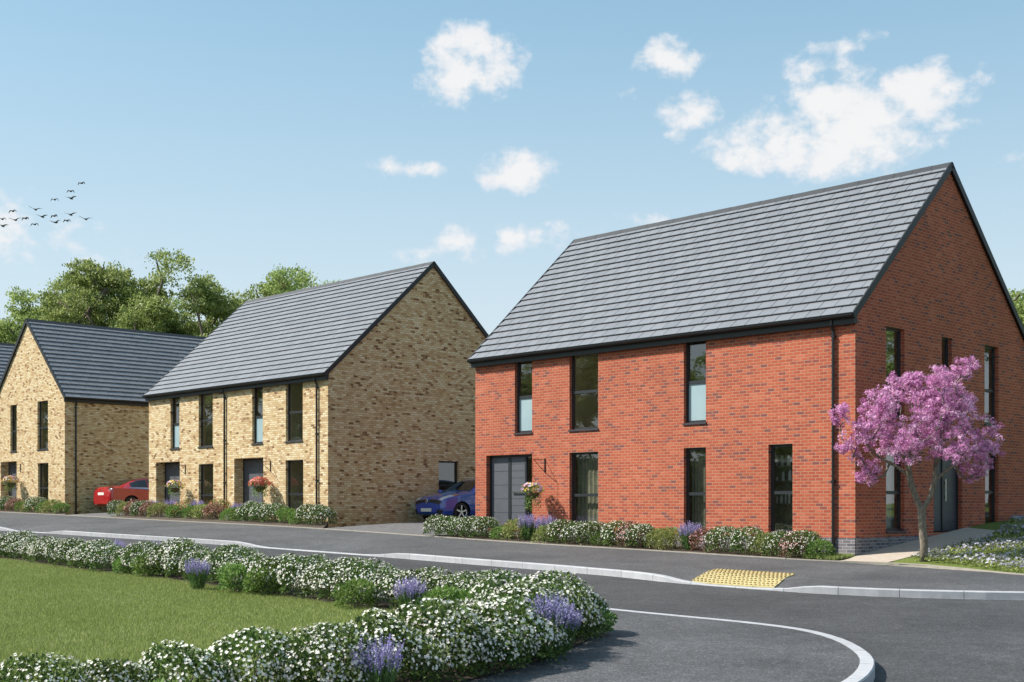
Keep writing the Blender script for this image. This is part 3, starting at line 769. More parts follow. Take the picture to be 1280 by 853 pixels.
for j, a in enumerate(TL): place_tree(a[0], j < 3, *a[1:])
place_tree(1, False, -1.9, 112, 1.1, 1.22, 'small distant treetop showing between the buff and red brick houses', 'broadleaf trees in the distance')
place_tree(2, False, 21.4, 48.5, 1.05, .74, 'sunlit tree at the right edge behind the red brick gable', 'broadleaf trees right of the red house')
for x, y, s in [(31,30,.9),(36,39,1.0),(40,24,.95)]: place_tree(rnd.randrange(3), False, x, y, s, s*.85, 'tree standing across the side road, right of the red brick house', 'broadleaf trees across the side road')
for x, y, s in [(-38,5,.95),(-39,11,.9),(-38,17,1.0),(-40,23,.9),(-38,29,.95),(-41,35,1.0),(-44,41,1.0),(-45,47,1.0),(-49,53,1.0),(-52,60,1.0),(-55,68,1.05),(-60,76,1.05),(-64,85,1.1)]: place_tree(rnd.randrange(3), False, x, y, s, s*.85, 'tree standing across the green, left of the lawn', 'broadleaf trees beyond the green')

rs = np.random.RandomState(77)  # added hedge, out of view, keeps the bright horizon out of window reflections
N = 52000; yb = -6+100*rs.rand(N); hx = lambda y: -34-np.maximum(0, y-34)*.42
xb = hx(yb)+(rs.rand(N)-.5)*1.9; zb_ = 4.6*rs.rand(N)*(.88+.12*np.sin(yb*1.7)*np.sin(yb*.6))
P = np.stack([xb, yb, .024*yb+zb_], 1); V = leaves(P, rs.normal(size=P.shape), .24*(.6+.8*rs.rand(N)), rs, .7)
bh = empty('added_screen_hedge', (0,0,0), 0, 'tall added hedge out of view far left, screening bright sky from window reflections', 'hedge')
np_mesh('foliage', V, 4, M['tree_leaf'], bh)
mb = MB()  # solid core, added so no sky shows through the leaves in reflections
for k in range(24):
    y0, y1 = -6+k*4.2, -6+(k+1)*4.2; a0, a1 = float(hx(y0)), float(hx(y1)); z0, z1 = .024*y0, .024*y1
    mb.hexa([(a0-.5,y0,z0-.2),(a0+.5,y0,z0-.2),(a1+.5,y1,z1-.2),(a1-.5,y1,z1-.2),(a0-.35,y0,z0+3.6),(a0+.35,y0,z0+3.6),(a1+.35,y1,z1+3.6),(a1-.35,y1,z1+3.6)])
mb.build('screen_core', M['bark'], bh)
# ------------------------------------------------------------------ houses
THETA = math.atan2(-.7185, .6959)
def mk(face):          # maps (a along wall, d outwards, z) to house coordinates; front a = distance left of the corner, side a = distance back
    if face == 'F': return lambda a, d, z: (-a, -d, z)
    return lambda a, d, z: (d, a, z)
def fbox(mb, face, a0, a1, d0, d1, z0, z1):
    f = mk(face); mb.box(f(a0, d0, z0), f(a1, d1, z1)); return mb
def wall(parent, face, a0, a1, z0, z1, ops, material, apex=None, place=0.0, name='wall'):
    f = mk(face); mb = MB(); As = sorted({a0, a1, *[q for o in ops for q in o[:2]]}); Zs = sorted({z0, z1, *[q for o in ops for q in o[2:4]]})
    for i in range(len(As)-1):
        for j in range(len(Zs)-1):
            ca = (As[i]+As[i+1])/2; cz = (Zs[j]+Zs[j+1])/2
            if any(o[0] < ca < o[1] and o[2] < cz < o[3] for o in ops): continue
            mb.poly([f(As[i], place, Zs[j]), f(As[i+1], place, Zs[j]), f(As[i+1], place, Zs[j+1]), f(As[i], place, Zs[j+1])])
    for o in ops:
        b0, b1, c0, c1, dp = o[:5]
        for (p, q) in (((b0,c0),(b0,c1)), ((b0,c1),(b1,c1)), ((b1,c1),(b1,c0)), ((b1,c0),(b0,c0))):
            mb.poly([f(p[0], place, p[1]), f(q[0], place, q[1]), f(q[0], place-dp, q[1]), f(p[0], place-dp, p[1])])
    if apex: mb.poly([f(a0, place, z1), f(a1, place, z1), f((a0+a1)/2, place, apex)])
    return mb.build(name, material, parent)
def window(parent, face, a0, a1, z0, z1, transom, frosted=False, dp=.10, curtain=None, sill=True, cloth='curtain'):
    m = MB(); t = .055; d0, d1 = -dp-.05, -dp+.005
    fbox(m, face, a0, a1, d0, d1, z0, z0+t); fbox(m, face, a0, a1, d0, d1, z1-t, z1)
    fbox(m, face, a0, a0+t, d0, d1, z0+t, z1-t); fbox(m, face, a1-t, a1, d0, d1, z0+t, z1-t)
    rows = [(z0+t, z1-t)]
    if transom:
        fbox(m, face, a0+t, a1-t, d0, d1+.004, transom-.035, transom+.035); rows = [(z0+t, transom-.035), (transom+.035, z1-t)]
    w = m.build('window', M['frame'], parent)
    for i, (r0, r1) in enumerate(rows):
        g = MB(); q = mk(face); dd = -dp-.022
        g.poly([q(a0+t, dd, r0), q(a1-t, dd, r0), q(a1-t, dd, r1), q(a0+t, dd, r1)])
        g.build('pane', M['frosted'] if (frosted and i == 0) else M['glass'], w)
    if sill:
        s = MB(); fbox(s, face, a0-.02, a1+.02, -dp-.02, .035, z0-.045, z0-.004); s.build('sill', M['sill'], w)
    if curtain:
        for (c0, c1) in curtain:
            cb = MB(); n = 14; q = mk(face); A = a0+(a1-a0)*c0; B = a0+(a1-a0)*c1
            for k in range(n):
                u0 = A+(B-A)*k/n; u1 = A+(B-A)*(k+1)/n; e0 = -dp-.20-(.03 if k % 2 else 0); e1_ = -dp-.20-(.03 if (k+1) % 2 else 0)
                cb.poly([q(u0, e0, z0+.02), q(u1, e1_, z0+.02), q(u1, e1_, z1), q(u0, e0, z1)])
            cb.build(cloth, M[cloth], w)
    return w
def lines_panel(m, face, a0, a1, d, z0, z1, n):      # boards with grooves
    h = (z1-z0)/n
    for i in range(n): fbox(m, face, a0, a1, d-.03, d, z0+i*h+.005, z0+(i+1)*h-.005)
    fbox(m, face, a0, a1, d-.045, d-.010, z0, z1)

def slope(parent, O, A, B, La, Lb, gauge=.305, tw=.38, th=.024, tmat='tile', seed=1, tilt=.038):
    """tiled slope: origin O at the eave, A along the eave, B up the slope (unit vectors)"""
    O = Vector(O); A = Vector(A); B = Vector(B); N = A.cross(B)
    if N.z < 0: N = -N
    r = np.random.RandomState(seed); n = math.ceil(Lb/gauge); g = Lb/n; V = []; At = []
    for i in range(n):
        x = -tw*.5*(i % 2)
        while x < La-.001:
            x0 = max(0, x)+.007; x1 = min(La, x+tw)-.007; x += tw
            if x1-x0 < .02: continue
            e = r.rand()*.003; b0 = i*g-.01+r.rand()*.003; b1 = min((i+1)*g+.05, Lb)
            h0 = tilt+th+e; h1 = .008+e; v = r.rand()
            P = lambda a, b, h: tuple(O+A*a+B*b+N*h)
            t = [P(x0,b0,h0), P(x1,b0,h0), P(x1,b1,h1+.004), P(x0,b1,h1+.004)]
            l = [P(x0,b0,h0-th), P(x1,b0,h0-th), P(x1,b1,-.004), P(x0,b1,-.004)]
            for q in ((t[0],t[1],t[2],t[3]), (l[0],l[1],t[1],t[0]), (l[0],t[0],t[3],l[3]), (l[1],l[2],t[2],t[1])):
                V += q; At += [v]*4
    return V, At

def house(name, c, fz, L, W, ridge, apex, brick, label, zb=-.9):
    h = empty(name, (c[0], c[1], fz), THETA, label, 'house', 'brick houses')
    EZ = 4.64      # underside level of the tiles at the wall face
    half = W/2 if ridge == 'x' else L/2; over = .16; pitch = (apex-EZ)/half
    ez = EZ-over*pitch; Lb = math.hypot(half+over, apex-ez); cs = (half+over)/Lb; sn = (apex-ez)/Lb
    V = []; At = []; deck = MB(); fascia = MB(); gut = MB(); VG = []; v_ = .07
    if ridge == 'x':
        S_ = [((v_,-over,ez), (-1,0,0), (0,cs,sn), L+2*v_), ((v_,W+over,ez), (-1,0,0), (0,-cs,sn), L+2*v_)]
        rp = [(v_+.02, W/2, apex+.04), (-L-v_-.02, W/2, apex+.04)]
    else:
        S_ = [((over,-v_,ez), (0,1,0), (-cs,0,sn), W+2*v_), ((-L-over,-v_,ez), (0,1,0), (cs,0,sn), W+2*v_)]
        rp = [(-L/2, -v_-.02, apex+.04), (-L/2, W+v_+.02, apex+.04)]
    for k, (O, A, B, La) in enumerate(S_):
        v, a = slope(h, O, A, B, La, Lb, seed=k+3); V += v; At += a
        O, A, B = Vector(O), Vector(A), Vector(B); N = A.cross(B); N = N if N.z > 0 else -N
        P = lambda a, b, n_: tuple(O+A*a+B*b+N*n_)
        deck.hexa([P(.01,0,-.06), P(La-.01,0,-.06), P(La-.01,Lb,-.06), P(.01,Lb,-.06), P(.01,0,-.006), P(La-.01,0,-.006), P(La-.01,Lb,-.006), P(.01,Lb,-.006)])
        for q0, q1 in ((-.012, .022), (La-.022, La+.012)):       # verge trims up each gable
            verge = MB(); VG.append(verge); verge.hexa([P(q0,-.03,-.085), P(q1,-.03,-.085), P(q1,Lb,-.085), P(q0,Lb,-.085), P(q0,-.03,.058), P(q1,-.03,.058), P(q1,Lb,.058), P(q0,Lb,.058)])
        Bh = Vector((B.x, B.y, 0)).normalized()                 # horizontal, towards the ridge
        Q = lambda a, b, z: tuple(Vector((O.x, O.y, z))+A*a+Bh*b)
        fascia.hexa([Q(.02,.035,ez-.18), Q(La-.02,.035,ez-.18), Q(La-.02,over-.004,ez-.18), Q(.02,over-.004,ez-.18), Q(.02,.035,ez+.0), Q(La-.02,.035,ez+.0), Q(La-.02,over-.004,ez+.05), Q(.02,over-.004,ez+.05)])
        pts = [(-.065+.062*math.cos(t), ez+.005-.062*math.sin(t)) for t in np.linspace(math.pi, 0, 9)]
        pts2 = [(-.065+.055*math.cos(t), ez+.007-.055*math.sin(t)) for t in np.linspace(0, math.pi, 9)]
        ring = pts+pts2; n0 = len(gut.v)
        for a in (0.0, La):
            for b, z in ring: gut.v.append(Q(a, b+.03, z))
        m = len(ring)
        for i in range(m): gut.f.append((n0+i, n0+(i+1) % m, n0+m+(i+1) % m, n0+m+i)); gut.mi.append(0)
        gut.f.append(tuple(n0+i for i in range(m))); gut.f.append(tuple(n0+m+i for i in reversed(range(m)))); gut.mi += [0, 0]
    rf = np_mesh('roof', V, 4, M['tile'], h, At)
    deck.build('roof_deck', M['trim'], rf); [g_.build('verge', M['trim'], rf) for g_ in VG]
    rt = MB(); a, b = Vector(rp[0]), Vector(rp[1]); n = int((b-a).length/.45)
    for i in range(n):
        p = a.lerp(b, i/n); q = a.lerp(b, (i+1)/n); sd = (b-a).normalized().cross(Vector((0,0,1)))
        lft = .003*(i % 2)
        X = [(-.15, -.115), (-.02, .018), (.02, .018), (.15, -.115)]
        for e, g_ in ((p, 0), (q-(b-a).normalized()*.006, 0)):
            for sx, sz in X: rt.v.append(tuple(e+sd*sx+Vector((0,0,sz+lft))))
            for sx, sz in reversed(X): rt.v.append(tuple(e+sd*sx+Vector((0,0,sz-.02+lft))))
        n0 = len(rt.v)-16
        for k in range(8): rt.f.append((n0+k, n0+(k+1) % 8, n0+8+(k+1) % 8, n0+8+k)); rt.mi.append(0)
        rt.f.append(tuple(n0+k for k in range(8))); rt.f.append(tuple(n0+8+k for k in reversed(range(8)))); rt.mi += [0, 0]
    rt.build('ridge_tiles', M['ridge'], rf)
    fascia.build('fascia', M['trim'], h); gut.build('gutter', M['trim'], h, smooth=False)
    # back and left walls
    b = MB(); top = EZ+.02; ax = apex-.05
    if ridge == 'x':
        b.poly([(0,W,zb),(-L,W,zb),(-L,W,top),(0,W,top)]); b.build('wall', brick, h)
        g = MB(); g.poly([(-L,W,zb),(-L,0,zb),(-L,0,top),(-L,W/2,ax),(-L,W,top)]); g.build('wall', brick, h)
    else:
        b.poly([(0,W,zb),(-L,W,zb),(-L,W,top),(-L/2,W,ax),(0,W,top)]); b.build('wall', brick, h)
        g = MB(); g.poly([(-L,W,zb),(-L,0,zb),(-L,0,top),(-L,W,top)]); g.build('wall', brick, h)
    # rooms inside
    i = MB(); e = .34
    x0, x1, y0, y1 = -L+e, -e, e, W-e
    for z in (0.0, 2.22, 2.38, 4.55):
        i.poly([(x0-.1,y0-.1,z),(x1+.1,y0-.1,z),(x1+.1,y1+.1,z),(x0-.1,y1+.1,z)])
    for z0, z1 in ((0.0, 2.22), (2.38, 4.55)):
        i.poly([(x0,y1,z0),(x1,y1,z0),(x1,y1,z1),(x0,y1,z1)]); i.poly([(x0,y0,z0),(x0,y1,z0),(x0,y1,z1),(x0,y0,z1)])
        i.poly([(x0+.05,3.4,z0),(x1-2.6,3.4,z0),(x1-2.6,3.4,z1),(x0+.05,3.4,z1)])
        for fx in (.24, .56, .8):
            xx_ = x1+(x0-x1)*fx; i.poly([(xx_,y0,z0),(xx_,y1,z0),(xx_,y1,z1),(xx_,y0,z1)])
    i.build('interior_walls', M['plaster'], h)
    return h, top, ax
def downpipe(h, face, a, ztop, zbot, bracket=True):
    q = mk(face); m = MB(); d = .055
    m.tube([q(a, .135, ztop+.02), q(a, .135, ztop-.06), q(a, d, ztop-.2), q(a, d, zbot)], .034, 10)
    z = ztop-.3
    while z > zbot: fbox(m, face, a-.042, a+.042, .002, .085, z-.02, z+.02); z -= 1.5
    m.build('downpipe', M['pipe'], h, smooth=False)
def bracket(h, face, a, z, reach=.47):
    q = mk(face); m = MB(); fbox(m, face, a-.014, a+.014, .002, .022, z-.36, z+.0)
    m.tube([q(a, .015, z-.03), q(a, reach, z-.03)], .009, 6)
    m.tube([q(a, .015, z-.34), q(a, reach*.45, z-.20), q(a, reach*.85, z-.04)], .008, 6)
    m.build('basket_bracket', M['pipe'], h)

# red house -----------------------------------------------------------------
FR = 1.245
h, top, ax = house('detached_house', CR, FR, 11.5, 7.98, 'x', 8.30, M['red_brick'], 'red brick detached house with dark slate-grey roof, nearest on the right')
WF = [(9.34,9.98,2.49,4.47,3.42,True),(7.06,8.02,2.49,4.47,3.42,False),(3.79,4.42,2.49,4.47,3.42,True),(7.06,8.02,.03,1.92,.86,False),(3.79,4.42,.03,1.92,.87,False),(1.50,2.11,.03,1.92,.88,False)]
ops = [(a, b, c0, c1, .17) for a, b, c0, c1, *_ in WF]+[(9.34,11.07,.0,1.93,.22)]
wall(h, 'F', 0, 11.5, -.06, top, ops, M['red_brick'])
WS = [(1.23,2.0,2.5,4.4,3.34,False),(3.66,4.14,2.5,4.4,3.34,False),(5.75,6.48,2.53,4.4,3.34,False),(1.23,2.0,.06,1.9,.88,False),(5.78,6.48,.08,1.9,.92,False)]
wall(h, 'S', 0, 7.98, -.06, top, [(a, b, c0, c1, .17) for a, b, c0, c1, *_ in WS]+[(3.29,4.64,.0,1.93,.17)], M['red_brick'], apex=ax)
for fc, n in (('F', 11.5), ('S', 7.98)):
    wall(h, fc, 0, n, -1.0, -.06, [], M['blue_brick'], place=.006, name='plinth')
for i, (a, b, c0, c1, tr, fr_) in enumerate(WF):
    window(h, 'F', a, b, c0, c1, tr, fr_, dp=.10, curtain=[None, None, None, [(.0,1.0)], [(.0,1.0)], [(.0,.14)]][i], cloth='blind' if i in (3, 4) else 'curtain')
for i, (a, b, c0, c1, tr, fr_) in enumerate(WS):
    window(h, 'S', a, b, c0, c1, tr, fr_, dp=.10, curtain=[None,None,None,[(.3,1.0)],[(.0,.5)]][i])
# entrance screen: fixed board panel, door leaf, glazed side light
fr_ = MB(); d0, d1 = -.20, -.13
for a0, a1 in ((9.34,9.40),(9.68,9.74),(10.26,10.36),(11.01,11.07)): fbox(fr_, 'F', a0, a1, d0, d1, .0, 1.93)
for a0, a1 in ((9.40,9.68),(9.74,10.26),(10.36,11.01)): fbox(fr_, 'F', a0, a1, d0, d1, 1.87, 1.93); fbox(fr_, 'F', a0, a1, d0, d1, 0, .05)
fr_.build('door_frame', M['frame'], h)
dp_ = MB(); lines_panel(dp_, 'F', 10.36, 11.01, -.15, .05, 1.87, 5); dp_.build('door_side_panel', M['door_grey'], h)
dl = MB(); lines_panel(dl, 'F', 9.74, 10.26, -.145, .05, 1.87, 10); dl = dl.build('door', M['door_grey'], h)
hd = MB(); fbox(hd, 'F', 9.78, 10.20, -.11, -.095, .93, .97); fbox(hd, 'F', 9.84, 9.87, -.145, -.11, .935, .965); fbox(hd, 'F', 10.12, 10.15, -.145, -.11, .935, .965); hd.build('handle', M['steel'], dl)
sg = MB(); q = mk('F'); sg.poly([q(9.40,-.17,.05), q(9.68,-.17,.05), q(9.68,-.17,1.87), q(9.40,-.17,1.87)]); sg.build('side_light', M['glass'], h)
# side entrance
fr_ = MB()
for a0, a1 in ((3.29,3.35),(3.88,3.95),(4.58,4.64)): fbox(fr_, 'S', a0, a1, -.16, -.10, .0, 1.93)
for a0, a1 in ((3.35,3.88),(3.95,4.58)): fbox(fr_, 'S', a0, a1, -.16, -.10, 1.87, 1.93)
fr_.build('door_frame', M['frame'], h)
dl = MB(); lines_panel(dl, 'S', 3.95, 4.58, -.12, .02, 1.87, 9); dl = dl.build('door', M['door'], h)
hd = MB(); fbox(hd, 'S', 3.99, 4.02, -.09, -.075, .7, 1.2); fbox(hd, 'S', 3.99, 4.02, -.12, -.09, .78, .81); fbox(hd, 'S', 3.99, 4.02, -.12, -.09, 1.1, 1.13); hd.build('handle', M['steel'], dl)
dp_ = MB(); lines_panel(dp_, 'S', 3.35, 3.88, -.125, .02, 1.87, 1); dp_.build('door_side_panel', M['door'], h)
downpipe(h, 'F', .48, 4.40, -.42)
bracket(h, 'F', 8.87, 1.80)
# shelf with things behind the right-hand ground window
sh = MB()
for z in (.62, 1.12, 1.45): sh.box((-2.4,.52,z), (-1.2,.70,z+.03))
sh.box((-2.5,.70,0), (-1.1,.72,2.1)); sh.build('shelf', M['blind'], h)
it = MB(); r_ = random.Random(3)
for z in (.65, 1.15, 1.48):
    x = -2.3
    while x < -1.25:
        w_ = r_.uniform(.04,.1); hh_ = r_.uniform(.08,.24); it.tube([(x, .60, z), (x, .60, z+hh_*.6), (x, .60, z+hh_)], [w_/2, w_/2, w_/4], 8); x += w_+r_.uniform(.03,.12)
it.build('ornaments', M['white_item'], h)

# buff houses ----------------------------------------------------------------
def buff_front(h, L, doors, wins, top, apexz, W, side_ops=(), zb=-.9, brick=M['buff_brick']):
    ops = [(a, b, c0, c1, .15) for a, b, c0, c1, *_ in wins]+[(a, b, 0.0, 1.93, .42) for a, b in doors]
    wall(h, 'F', 0, L, zb, top, ops, brick, apex=apexz)
    for a, b, c0, c1, tr, fz_, cu in wins: window(h, 'F', a, b, c0, c1, tr, fz_, curtain=cu)
    for a, b in doors:
        m = MB()
        for q0, q1 in ((a, a+.06), (a+.52, a+.60), (b-.06, b)): fbox(m, 'F', q0, q1, -.42, -.36, 0, 1.93)
        for q0, q1 in ((a+.06, a+.52), (a+.60, b-.06)): fbox(m, 'F', q0, q1, -.42, -.36, 1.87, 1.93)
        m.build('door_frame', M['frame'], h)
        dl = MB(); lines_panel(dl, 'F', a+.60, b-.06, -.375, .02, 1.87, 8); dl = dl.build('door', M['door_grey'], h)
        hd = MB(); fbox(hd, 'F', a+.66, a+.69, -.34, -.325, .75, 1.15); fbox(hd, 'F', a+.66, a+.69, -.375, -.34, .8, .83); fbox(hd, 'F', a+.66, a+.69, -.375, -.34, 1.07, 1.10); hd.build('handle', M['steel'], dl)
        g = MB(); q = mk('F'); g.poly([q(a+.06,-.39,.0), q(a+.52,-.39,.0), q(a+.52,-.39,1.87), q(a+.06,-.39,1.87)]); g.build('side_light', M['glass'], h)
        st = MB(); fbox(st, 'F', a-.1, b+.1, -.41, .5, -.3, -.01); st.build('door_step', M['slab_plain'], h)
M['slab_plain'] = mat('step_concrete', col=(.36,.34,.31), rough=.9, nz=.15, nscale=20)
FT = 1.56
h, top, ax = house('semi_detached_house', CT, FT, 11.68, 8.8, 'x', 8.62, M['buff_brick'], 'pair of buff brick semi-detached houses in the middle, with two recessed doors')
wn = []
for o in (0.0, 5.6):
    wn += [(1.40+o*1.0, 2.38+o, 2.42, 4.48, 3.38, False, [(.0,.3)] if o == 0 else None), (3.76+o, 4.42+o, 2.42, 4.48, 3.34, True, None), (1.37+o, 2.38+o, .1, 1.79, .66, False, [(.0,.22)])]
buff_front(h, 11.68, [(3.73,5.57),(9.33,11.12)], wn, top, None, 8.8)
wall(h, 'S', 0, 8.8, -.9, top, [(4.67,5.6,.80,1.83,.12)], M['buff_brick'], apex=ax)
window(h, 'S', 4.67, 5.6, .80, 1.83, .98)
downpipe(h, 'F', .55, 4.40, -.4); downpipe(h, 'F', 6.13, 4.40, -.4)
bracket(h, 'F', 3.28, 1.80); bracket(h, 'F', 8.92, 1.80)
FL = 1.91
h, top, ax = house('gabled_house', CL, FL, 7.44, 10.8, 'y', 8.16, M['buff_brick'], 'buff brick house on the left with its sunlit gable facing the street')
buff_front(h, 7.44, [(4.87,6.64)], [(1.63,2.70,2.38,4.48,3.32,False,None),(4.87,5.57,2.38,4.48,3.3,False,None),(1.60,2.64,.1,1.78,.70,False,None)], top, ax, 10.8)
wall(h, 'S', 0, 10.8, -.9, top, [], M['buff_brick'])
downpipe(h, 'S', .47, 4.40, -.4)
bracket(h, 'F', 4.45, 1.80)
CF = house_pt(CL, 7.44+3.2, 0)
h, top, ax = house('gabled_house', CF, 2.1, 7.44, 10.8, 'y', 8.16, M['buff_brick'], 'farthest house, only its slate roof slope showing at the left picture edge')
buff_front(h, 7.44, [(4.87,6.64)], [(1.63,2.70,2.38,4.48,3.32,False,None),(4.87,5.57,2.38,4.48,3.3,False,None),(1.60,2.64,.1,1.78,.70,False,None)], top, ax, 10.8)
wall(h, 'S', 0, 10.8, -.9, top, [], M['buff_brick'])
downpipe(h, 'S', .47, 4.40, -.4)

# hanging baskets -------------------------------------------------------------
def basket(c, s, fz, label, flower_mat, seed, leafmat='leaf_green', trail=.28, reach=.44, drop=1.0, size=1.0, nf=130):
    x, y = house_pt(c, s, -reach); zt = fz+1.78
    root = empty('hanging_basket', (x, y, zt-.85), 0, label, 'hanging basket', 'hanging baskets by the front doors', size)
    rs = np.random.RandomState(seed)
    m = MB(); rings = []
    n0 = len(m.v)
    for j in range(7):
        t = j/6*math.pi/2
        for k in range(14): m.v.append((.17*math.cos(t)*math.cos(k*math.tau/14), .17*math.cos(t)*math.sin(k*math.tau/14), -.16*math.sin(t)))
    for j in range(6):
        for k in range(14): m.f.append((n0+j*14+k, n0+j*14+(k+1) % 14, n0+j*14+14+(k+1) % 14, n0+j*14+14+k)); m.mi.append(0)
    m.build('basket', M['pot'], root, smooth=True)
    ch = MB(); H = .80/size
    for k in range(3):
        a = k*math.tau/3; ch.tube([(.17*math.cos(a), .17*math.sin(a), 0), (0, 0, H*.6)], .004, 5)
    ch.tube([(0,0,H*.6), (0,0,H)], .005, 5); ch.build('chain', M['pipe'], root)
    n = 900; d = dirs(n, rs, -.2); f = .5+.6*rs.rand(len(d)); P = d*f[:, None]*np.array([.26,.26,.17]); P[:,2] += .04
    low = rs.rand(len(P)) < .35; a = rs.rand(low.sum())*6.28
    P[low] = np.stack([np.cos(a)*.18, np.sin(a)*.18, -trail*rs.rand(low.sum())], 1)+rs.normal(size=(low.sum(), 3))*.025
    V = leaves(P, d+rs.normal(size=d.shape)*.6, .05*(.6+.6*rs.rand(len(P))), rs, .5)
    np_mesh('foliage', V, 4, M[leafmat], root)
    d = dirs(nf, rs, -.1); P = d*np.array([.29,.29,.20])*(.9+.2*rs.rand(len(d)))[:, None]; P[:,2] += .06
    V = flower(P, d, .034*(.7+.6*rs.rand(len(P))), rs); np_mesh('flowers', V, 4, M[flower_mat], root, np.repeat(rs.rand(len(P)), 20))
    return root
basket(CR, 8.87, FR, 'hanging basket of white and orange flowers on the red brick wall', 'mixed_petal', 3, trail=.42)
basket(CT, 3.28, FT, 'hanging basket full of coral red flowers beside the right buff brick door', 'orange_petal', 4, nf=220, size=1.2)
basket(CT, 8.92, FT, 'hanging basket with few mauve flowers beside the left door of the middle house', 'mixed_petal', 5, size=1.1, nf=90)
basket(CL, 4.45, FL, 'hanging basket of yellow and mauve flowers on the left buff gable', 'mixed_petal', 6, size=1.25)

# ------------------------------------------------------------------ cars
def paint(col):
    return mat('car_paint', col=col, rough=.22, spec=.6, coat=1.0, nz=.04, nscale=3)
M['car_glass'] = mat('car_glass', col=(.012,.014,.016), rough=.04, spec=1.0)
M['lamp_clear'] = mat('lamp_clear', col=(.55,.58,.62), rough=.12, spec=.8, nz=.3, nscale=30)
M['lamp_red'] = mat('lamp_red', col=(.07,.004,.005), rough=.12, spec=.8, coat=1)
M['lamp_amber'] = mat('lamp_amber', col=(.50,.20,.10), rough=.15, spec=.8)
M['plate_white'] = mat('number_plate', col=(.75,.74,.68), rough=.4)
M['plastic'] = mat('black_plastic', col=(.02,.02,.022), rough=.5, nz=.2)
def spl(vals, u):
    n = len(vals); u = max(0, min(n-1.0001, u)); i = int(u); t = u-i
    p0 = vals[max(i-1,0)]; p1 = vals[i]; p2 = vals[min(i+1,n-1)]; p3 = vals[min(i+2,n-1)]
    return .5*((2*p1)+(p2-p0)*t+(2*p0-5*p1+4*p2-p3)*t*t+(3*p1-p0-3*p2+p3)*t**3)
